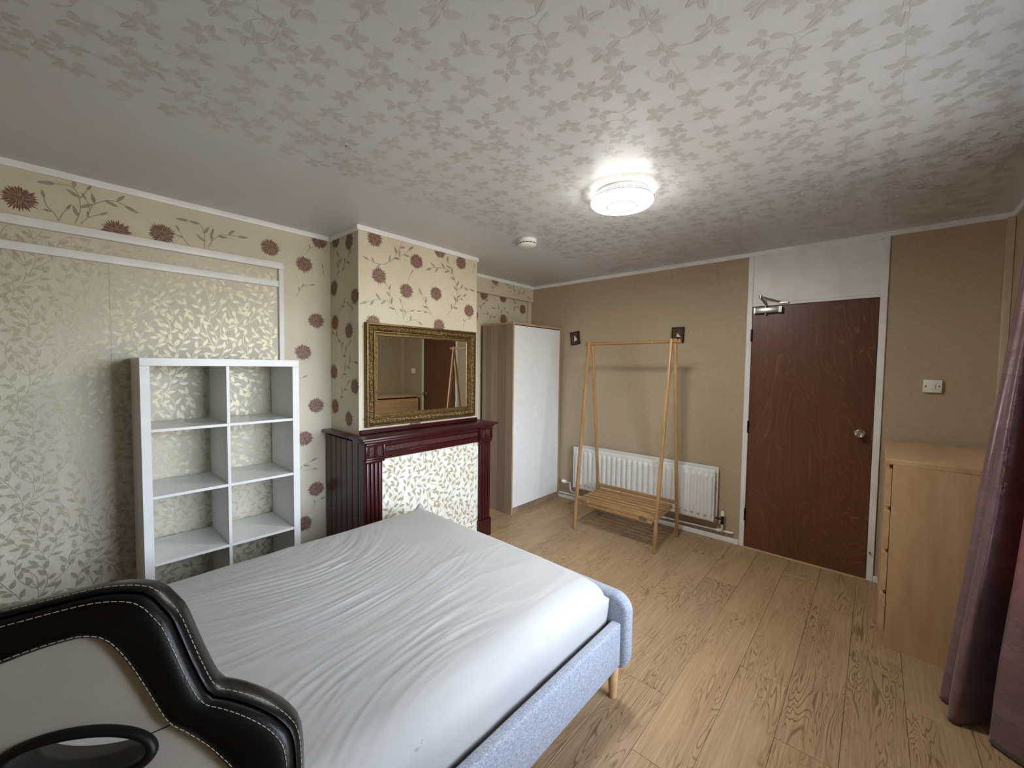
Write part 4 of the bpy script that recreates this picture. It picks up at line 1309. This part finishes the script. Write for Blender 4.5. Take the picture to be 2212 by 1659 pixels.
def sv(i, j, l):
    key = (i, j, l)
    if key in vid:
        return vid[key]
    p = Vector((BX0 + (BX1 - BX0) * i / NX, BY0 + (BY1 - BY0) * j / NY, BZ0 + (BZ1 - BZ0) * l / NZ))
    fx = max(0.0, 1 - (BX1 - p.x) / 0.075, 1 - (p.x - BX0) / 0.09)
    fy = max(0.0, 1 - (p.y - BY0) / rad, 1 - (BY1 - p.y) / 0.075)
    f_ = min(1.0, (fx ** 4 + fy ** 4) ** 0.25)
    rr_ = 0.075 if fx > fy else (rad if p.y < (BY0 + BY1) / 2 else 0.075)
    rr_ = 0.075 + (rad - 0.075) * max(0.0, min(1.0, ((BY0 + BY1) / 2 - p.y) / 0.5)) * (fy ** 2 / (fx ** 2 + fy ** 2) if fx + fy > 0 else 0)
    cap = BZ1 - rr_ * (1 - math.sqrt(max(0.0, 1 - f_ * f_)))
    q = p.copy()
    if l == NZ:
        q.z = cap
    else:
        q.z = BZ0 + (cap - BZ0) * l / NZ
    topw = max(0.0, 1 - f_ ** 3) if l == NZ else 0.0
    if topw > 0:
        q.z += sheet_height(p.x, p.y) * topw
        # slight sag in the middle
        u_ = (p.x - (BX0 + BX1) / 2) / ((BX1 - BX0) / 2); v_ = (p.y - (BY0 + BY1) / 2) / ((BY1 - BY0) / 2)
        q.z -= 0.012 * topw * (abs(u_) ** 6 + 1.6 * abs(v_) ** 5)
        dc = (Vector((p.x, p.y, 0)) - CORN).length
        q.z += 0.040 * math.exp(-(dc / 0.028) ** 2) + 0.012 * math.exp(-(dc / 0.09) ** 2)
    side = 1 - topw
    if side > 0:
        nrm = Vector((0, 0, 0))
        if i == 0: nrm.x = -1
        if i == NX: nrm.x = 1
        if j == 0: nrm.y = -1
        if j == NY: nrm.y = 1
        if nrm.length:
            nrm.normalize()
            zf = min(1.0, (q.z - BZ0) / (cap - BZ0))
            q += nrm * side * (0.004 * noise.noise(Vector((p.x * 7 + p.y * 7, p.z * 5, 3))) - 0.022 * (1 - zf) ** 1.5 + 0.003 * noise.noise(Vector((p.x * 2.5 + p.z * 5, p.y * 2.5 + p.z * 5, 14))))
    v_ = bm.verts.new(q)
    vid[key] = v_
    return v_
for i in range(NX):
    for j in range(NY):
        bm.faces.new((sv(i, j, NZ), sv(i + 1, j, NZ), sv(i + 1, j + 1, NZ), sv(i, j + 1, NZ)))
for l in range(NZ):
    for i in range(NX):
        bm.faces.new((sv(i, 0, l), sv(i + 1, 0, l), sv(i + 1, 0, l + 1), sv(i, 0, l + 1)))
        bm.faces.new((sv(i + 1, NY, l), sv(i, NY, l), sv(i, NY, l + 1), sv(i + 1, NY, l + 1)))
    for j in range(NY):
        bm.faces.new((sv(0, j + 1, l), sv(0, j, l), sv(0, j, l + 1), sv(0, j + 1, l + 1)))
        bm.faces.new((sv(NX, j, l), sv(NX, j + 1, l), sv(NX, j + 1, l + 1), sv(NX, j, l + 1)))
o = obj('mattress', bm, 'bed_sheet', origin=(-3.135, -1.54, 0.3), ang=180)
o['label'] = 'double mattress in a creased off-white fitted sheet lying on the bed frame'; o['category'] = 'mattress'

# ------------------------------------------------------------------ gaming chair (back in view, seat and base below the frame)
CP = Vector((-3.700, -2.560, 1.2475))
cyaw, ctilt = R(-26), R(12)
cw = Vector((math.cos(cyaw), math.sin(cyaw), 0))
cn = Vector((-math.sin(cyaw), math.cos(cyaw), 0))              # away from the sitter
cu = cn * math.sin(ctilt) + Vector((0, 0, math.cos(ctilt)))
cb = cn * math.cos(ctilt) - Vector((0, 0, math.sin(ctilt)))    # back direction, normal to the rest
AC0 = -0.150
def C3(a, b, d=0.0):
    """a across, b up along the rest, d towards its rear"""
    return CP + cw * a + cu * b + cb * d
base_c = CP + cw * AC0 + cu * (-0.80) - cn * 0.25
base_c.z = 0
t = thing('gaming_chair', base_c, 'black and white leather gaming chair back in the foreground', 'chair')
K = 0.75
seam = [(-0.20, 0.002), (-0.168, 0.005), (-0.127, 0.010), (-0.083, 0.015), (-0.051, 0.013), (-0.030, 0.006), (-0.016, -0.010), (-0.003, -0.028), (0.010, -0.060), (0.024, -0.094), (0.043, -0.131), (0.066, -0.143), (0.094, -0.160), (0.117, -0.178), (0.132, -0.195), (0.140, -0.211), (0.144, -0.25), (0.145, -0.35), (0.130, -0.52), (0.105, -0.70), (0.08, -0.88), (0.05, -1.02), (0.0, -1.04), (-0.20, -1.04)]
white = [(-0.20, -0.050), (-0.164, -0.045), (-0.137, -0.038), (-0.109, -0.033), (-0.089, -0.032), (-0.070, -0.039), (-0.054, -0.057), (-0.040, -0.079), (-0.022, -0.111), (-0.001, -0.149), (0.015, -0.163), (0.041, -0.189), (0.059, -0.212), (0.069, -0.226), (0.086, -0.27), (0.082, -0.37), (0.060, -0.54), (0.035, -0.72), (0.01, -0.88), (-0.03, -0.97), (-0.10, -0.98), (-0.20, -0.98)]
def half(pts, n):
    P = smooth2([(a * K, b * K) for a, b in pts], 6)
    S = [0.0]
    for a, b in zip(P, P[1:]):
        S.append(S[-1] + math.dist(a, b))
    out = []
    for i in range(n + 1):
        s = S[-1] * i / n
        k_ = max(q for q in range(len(S)) if S[q] <= s + 1e-12)
        k_ = min(k_, len(P) - 2)
        f_ = (s - S[k_]) / max(1e-9, S[k_ + 1] - S[k_])
        out.append((P[k_][0] + (P[k_ + 1][0] - P[k_][0]) * f_, P[k_][1] + (P[k_ + 1][1] - P[k_][1]) * f_))
    return out
def full(pts, n=110):
    h_ = half(pts, n)
    return h_ + [(2 * AC0 - a, b) for a, b in h_[-2:0:-1]]
SEAM, WHITE = full(seam), full(white)
def offs(L, d):
    n = len(L); out = []
    for i in range(n):
        a, b = L[(i - 3) % n], L[(i + 3) % n]
        dx, dy = b[0] - a[0], b[1] - a[1]; q = math.hypot(dx, dy) or 1
        out.append((L[i][0] - dy / q * d, L[i][1] + dx / q * d))
    return out
def blend(A, Bv, f_):
    return [(a[0] + (b[0] - a[0]) * f_, a[1] + (b[1] - a[1]) * f_) for a, b in zip(A, Bv)]
def loft(bm, loops):
    rows_ = [[bm.verts.new(C3(a, b, d)) for a, b in L] for L, d in loops]
    n = len(rows_[0])
    for a, b in zip(rows_, rows_[1:]):
        for i in range(n):
            bm.faces.new((a[i], a[(i + 1) % n], b[(i + 1) % n], b[i]))
    return rows_
def ell(cx, cy, ra, rb, n=64, mir=False, rot=R(-9)):
    out = []
    for i in range(n):
        p, q = ra * math.cos(2 * PI * i / n), rb * math.sin(2 * PI * i / n)
        x, y = cx + p * math.cos(rot) - q * math.sin(rot), cy + p * math.sin(rot) + q * math.cos(rot)
        out.append((2 * AC0 - x if mir else x, y))
    return out
HC = (-0.085 * K, -0.166 * K)
HOLES = [ell(HC[0], HC[1], 0.066 * K, 0.023 * K), ell(HC[0], HC[1], 0.066 * K, 0.023 * K, mir=True)]
# black front border, bulging towards the sitter
bm = B()
loft(bm, [(WHITE, 0.002), (blend(WHITE, SEAM, 0.03), -0.006), (blend(WHITE, SEAM, 0.12), -0.010), (blend(WHITE, SEAM, 0.4), -0.015), (blend(WHITE, SEAM, 0.72), -0.013), (blend(WHITE, SEAM, 0.90), -0.008), (blend(WHITE, SEAM, 0.97), -0.005), (SEAM, 0.0)])
brd = obj('backrest_border', bm, 'black_leather', t, ang=180, label='black leather border with pale stitching')
# side gusset and rear shell
bm = B()
O1 = offs(SEAM, 0.0)
sgn = 1 if abs(offs(SEAM, 0.01)[0][1]) < abs(SEAM[0][1]) or offs(SEAM, 0.01)[0][1] > SEAM[0][1] else -1
rows_ = loft(bm, [(SEAM, 0.0005), (offs(SEAM, sgn * 0.0015), -0.003), (offs(SEAM, sgn * 0.004), -0.001), (offs(SEAM, sgn * 0.006), 0.008), (offs(SEAM, sgn * 0.006), 0.022), (offs(SEAM, sgn * 0.002), 0.034), (offs(SEAM, -sgn * 0.008), 0.044), (offs(SEAM, -sgn * 0.022), 0.048)])
edges = []
rr = rows_[-1]
for i in range(len(rr)):
    edges.append(bm.edges.get((rr[i], rr[(i + 1) % len(rr)])))
for hl in HOLES:
    vsx = [bm.verts.new(C3(a, b, 0.048)) for a, b in hl]
    for i in range(len(vsx)):
        edges.append(bm.edges.new((vsx[i], vsx[(i + 1) % len(vsx)])))
bmesh.ops.triangle_fill(bm, use_beauty=True, use_dissolve=False, edges=edges)
obj('backrest_shell', bm, 'black_leather', t, ang=50)
# white centre panel with the two strap openings
bm = B()
edges = []
for L in [WHITE] + HOLES:
    vsx = [bm.verts.new(C3(a, b, -0.003)) for a, b in L]
    for i in range(len(vsx)):
        edges.append(bm.edges.new((vsx[i], vsx[(i + 1) % len(vsx)])))
bmesh.ops.triangle_fill(bm, use_beauty=True, use_dissolve=False, edges=edges)
obj('centre_panel', bm, 'white_leather', t, smooth=False, label='white leather centre panel')
for hl, mir in zip(HOLES, (False, True)):
    bm = B()
    loft(bm, [(hl, -0.003), (hl, 0.048)])
    o = obj('strap_opening', bm, 'lining_dark', t)
    ring_o = ell(HC[0], HC[1], 0.078 * K, 0.035 * K, mir=mir)
    bm = B()
    rws = loft(bm, [(hl, 0.002), (hl, -0.006), (blend(hl, ring_o, 0.3), -0.010), (blend(hl, ring_o, 0.7), -0.010), (ring_o, -0.006), (ring_o, -0.0025)])
    obj('opening_rim', bm, 'black_plastic', o, ang=60)
# stitching as short thread dashes
bm = B()
def stitches(L, dd, step=0.0058, ln=0.0041, rad_=0.00046):
    pts = [C3(a, b, dd) for a, b in L]
    pts.append(pts[0])
    S = [0.0]
    for a, b in zip(pts, pts[1:]):
        S.append(S[-1] + (b - a).length)
    def at(s):
        lo = 0
        for q in range(len(S) - 1):
            if S[q + 1] >= s:
                lo = q; break
        f_ = (s - S[lo]) / max(1e-9, S[lo + 1] - S[lo])
        return pts[lo].lerp(pts[lo + 1], f_)
    s = 0.0
    while s + ln < S[-1]:
        tube(bm, [at(s), at(s + ln)], rad_, 4)
        s += step
stitches(blend(WHITE, SEAM, 0.86), -0.0100)
stitches(offs(SEAM, sgn * 0.0052), 0.0035)
stitches(blend(WHITE, SEAM, 0.10), -0.0098)
stuff(obj('stitching', bm, 'thread', brd, smooth=False))
# seam of the white panel
bm = B(); tube(bm, [C3(-0.022 * K, -0.160 * K, -0.0032), C3(0.002 * K, -0.155 * K, -0.0032)], 0.0006, 4); obj('panel_seam', bm, 'lining_dark', t)
# seat, column and five-star base
seat_c = base_c + Vector((0, 0, 0.46))
def Lw(x, y, z):
    return base_c + cw * x - cn * y + Vector((0, 0, z))
bm = B()
def seat_loop(hw, y0, y1, z):
    P = []
    for i in range(48):
        a = 2 * PI * i / 48
        e_ = 0.42
        P.append(Lw(hw * math.copysign(abs(math.cos(a)) ** e_, math.cos(a)), (y0 + y1) / 2 + (y1 - y0) / 2 * math.copysign(abs(math.sin(a)) ** e_, math.sin(a)), z))
    return P
lo = [seat_loop(0.20, -0.19, 0.21, 0.415), seat_loop(0.25, -0.24, 0.26, 0.42), seat_loop(0.262, -0.25, 0.275, 0.455), seat_loop(0.255, -0.245, 0.268, 0.495), seat_loop(0.225, -0.215, 0.24, 0.512), seat_loop(0.17, -0.17, 0.19, 0.508)]
rws = [[bm.verts.new(p) for p in L] for L in lo]
for a, b in zip(rws, rws[1:]):
    for i in range(48):
        bm.faces.new((a[i], a[(i + 1) % 48], b[(i + 1) % 48], b[i]))
bm.faces.new(rws[0][::-1])
obj('seat_border', bm, 'black_leather', t, ang=60)
bm = B(); L1 = [bm.verts.new(p) for p in seat_loop(0.1702, -0.1702, 0.1902, 0.508)]; bm.faces.new(L1); obj('seat_panel', bm, 'white_leather', t)
bm = B(); box(bm, -0.09, 0.09, -0.12, 0.12, 0.375, 0.414, 0.01, 2)
for v_ in bm.verts:
    v_.co = Lw(v_.co.x, v_.co.y, v_.co.z)
obj('seat_plate', bm, 'dark_metal', t)
bm = B(); lathe(bm, [(0, 0.10), (0.034, 0.10), (0.034, 0.24), (0.016, 0.245), (0.014, 0.376), (0, 0.376)], base_c, (0, 0, 1), 20); obj('gas_column', bm, 'black_plastic', t)
for i in range(5):
    a = 2 * PI * i / 5 + 0.3
    dr = Vector((math.cos(a), math.sin(a), 0))
    bm = B(); tube(bm, [base_c + dr * 0.02 + Vector((0, 0, 0.115)), base_c + dr * 0.16 + Vector((0, 0, 0.105)), base_c + dr * 0.30 + Vector((0, 0, 0.078))], [0.026, 0.021, 0.016], 10)
    arm = obj('base_arm', bm, 'black_plastic', t)
    sd = Vector((-dr.y, dr.x, 0))
    bm = B()
    for s in (-1, 1):
        cc = base_c + dr * 0.30 + Vector((0, 0, 0.026)) + sd * (s * 0.014)
        tube(bm, [cc - sd * 0.009, cc + sd * 0.009], 0.026, 18)
    tube(bm, [base_c + dr * 0.30 + Vector((0, 0, 0.026)), base_c + dr * 0.30 + Vector((0, 0, 0.08))], 0.006, 8)
    obj('castor', bm, 'black_plastic', arm)
# bracket joining back and seat
for s in (-0.19, 0.19):
    bm = B()
    p0 = C3(AC0 + s, -0.72, 0.06); p1 = Lw(s, -0.12, 0.44)
    tube(bm, [p0, p0 + Vector((0, 0, -0.10)), Lw(s, -0.27, 0.43), p1], 0.012, 8)
    obj('back_bracket', bm, 'dark_metal', t)
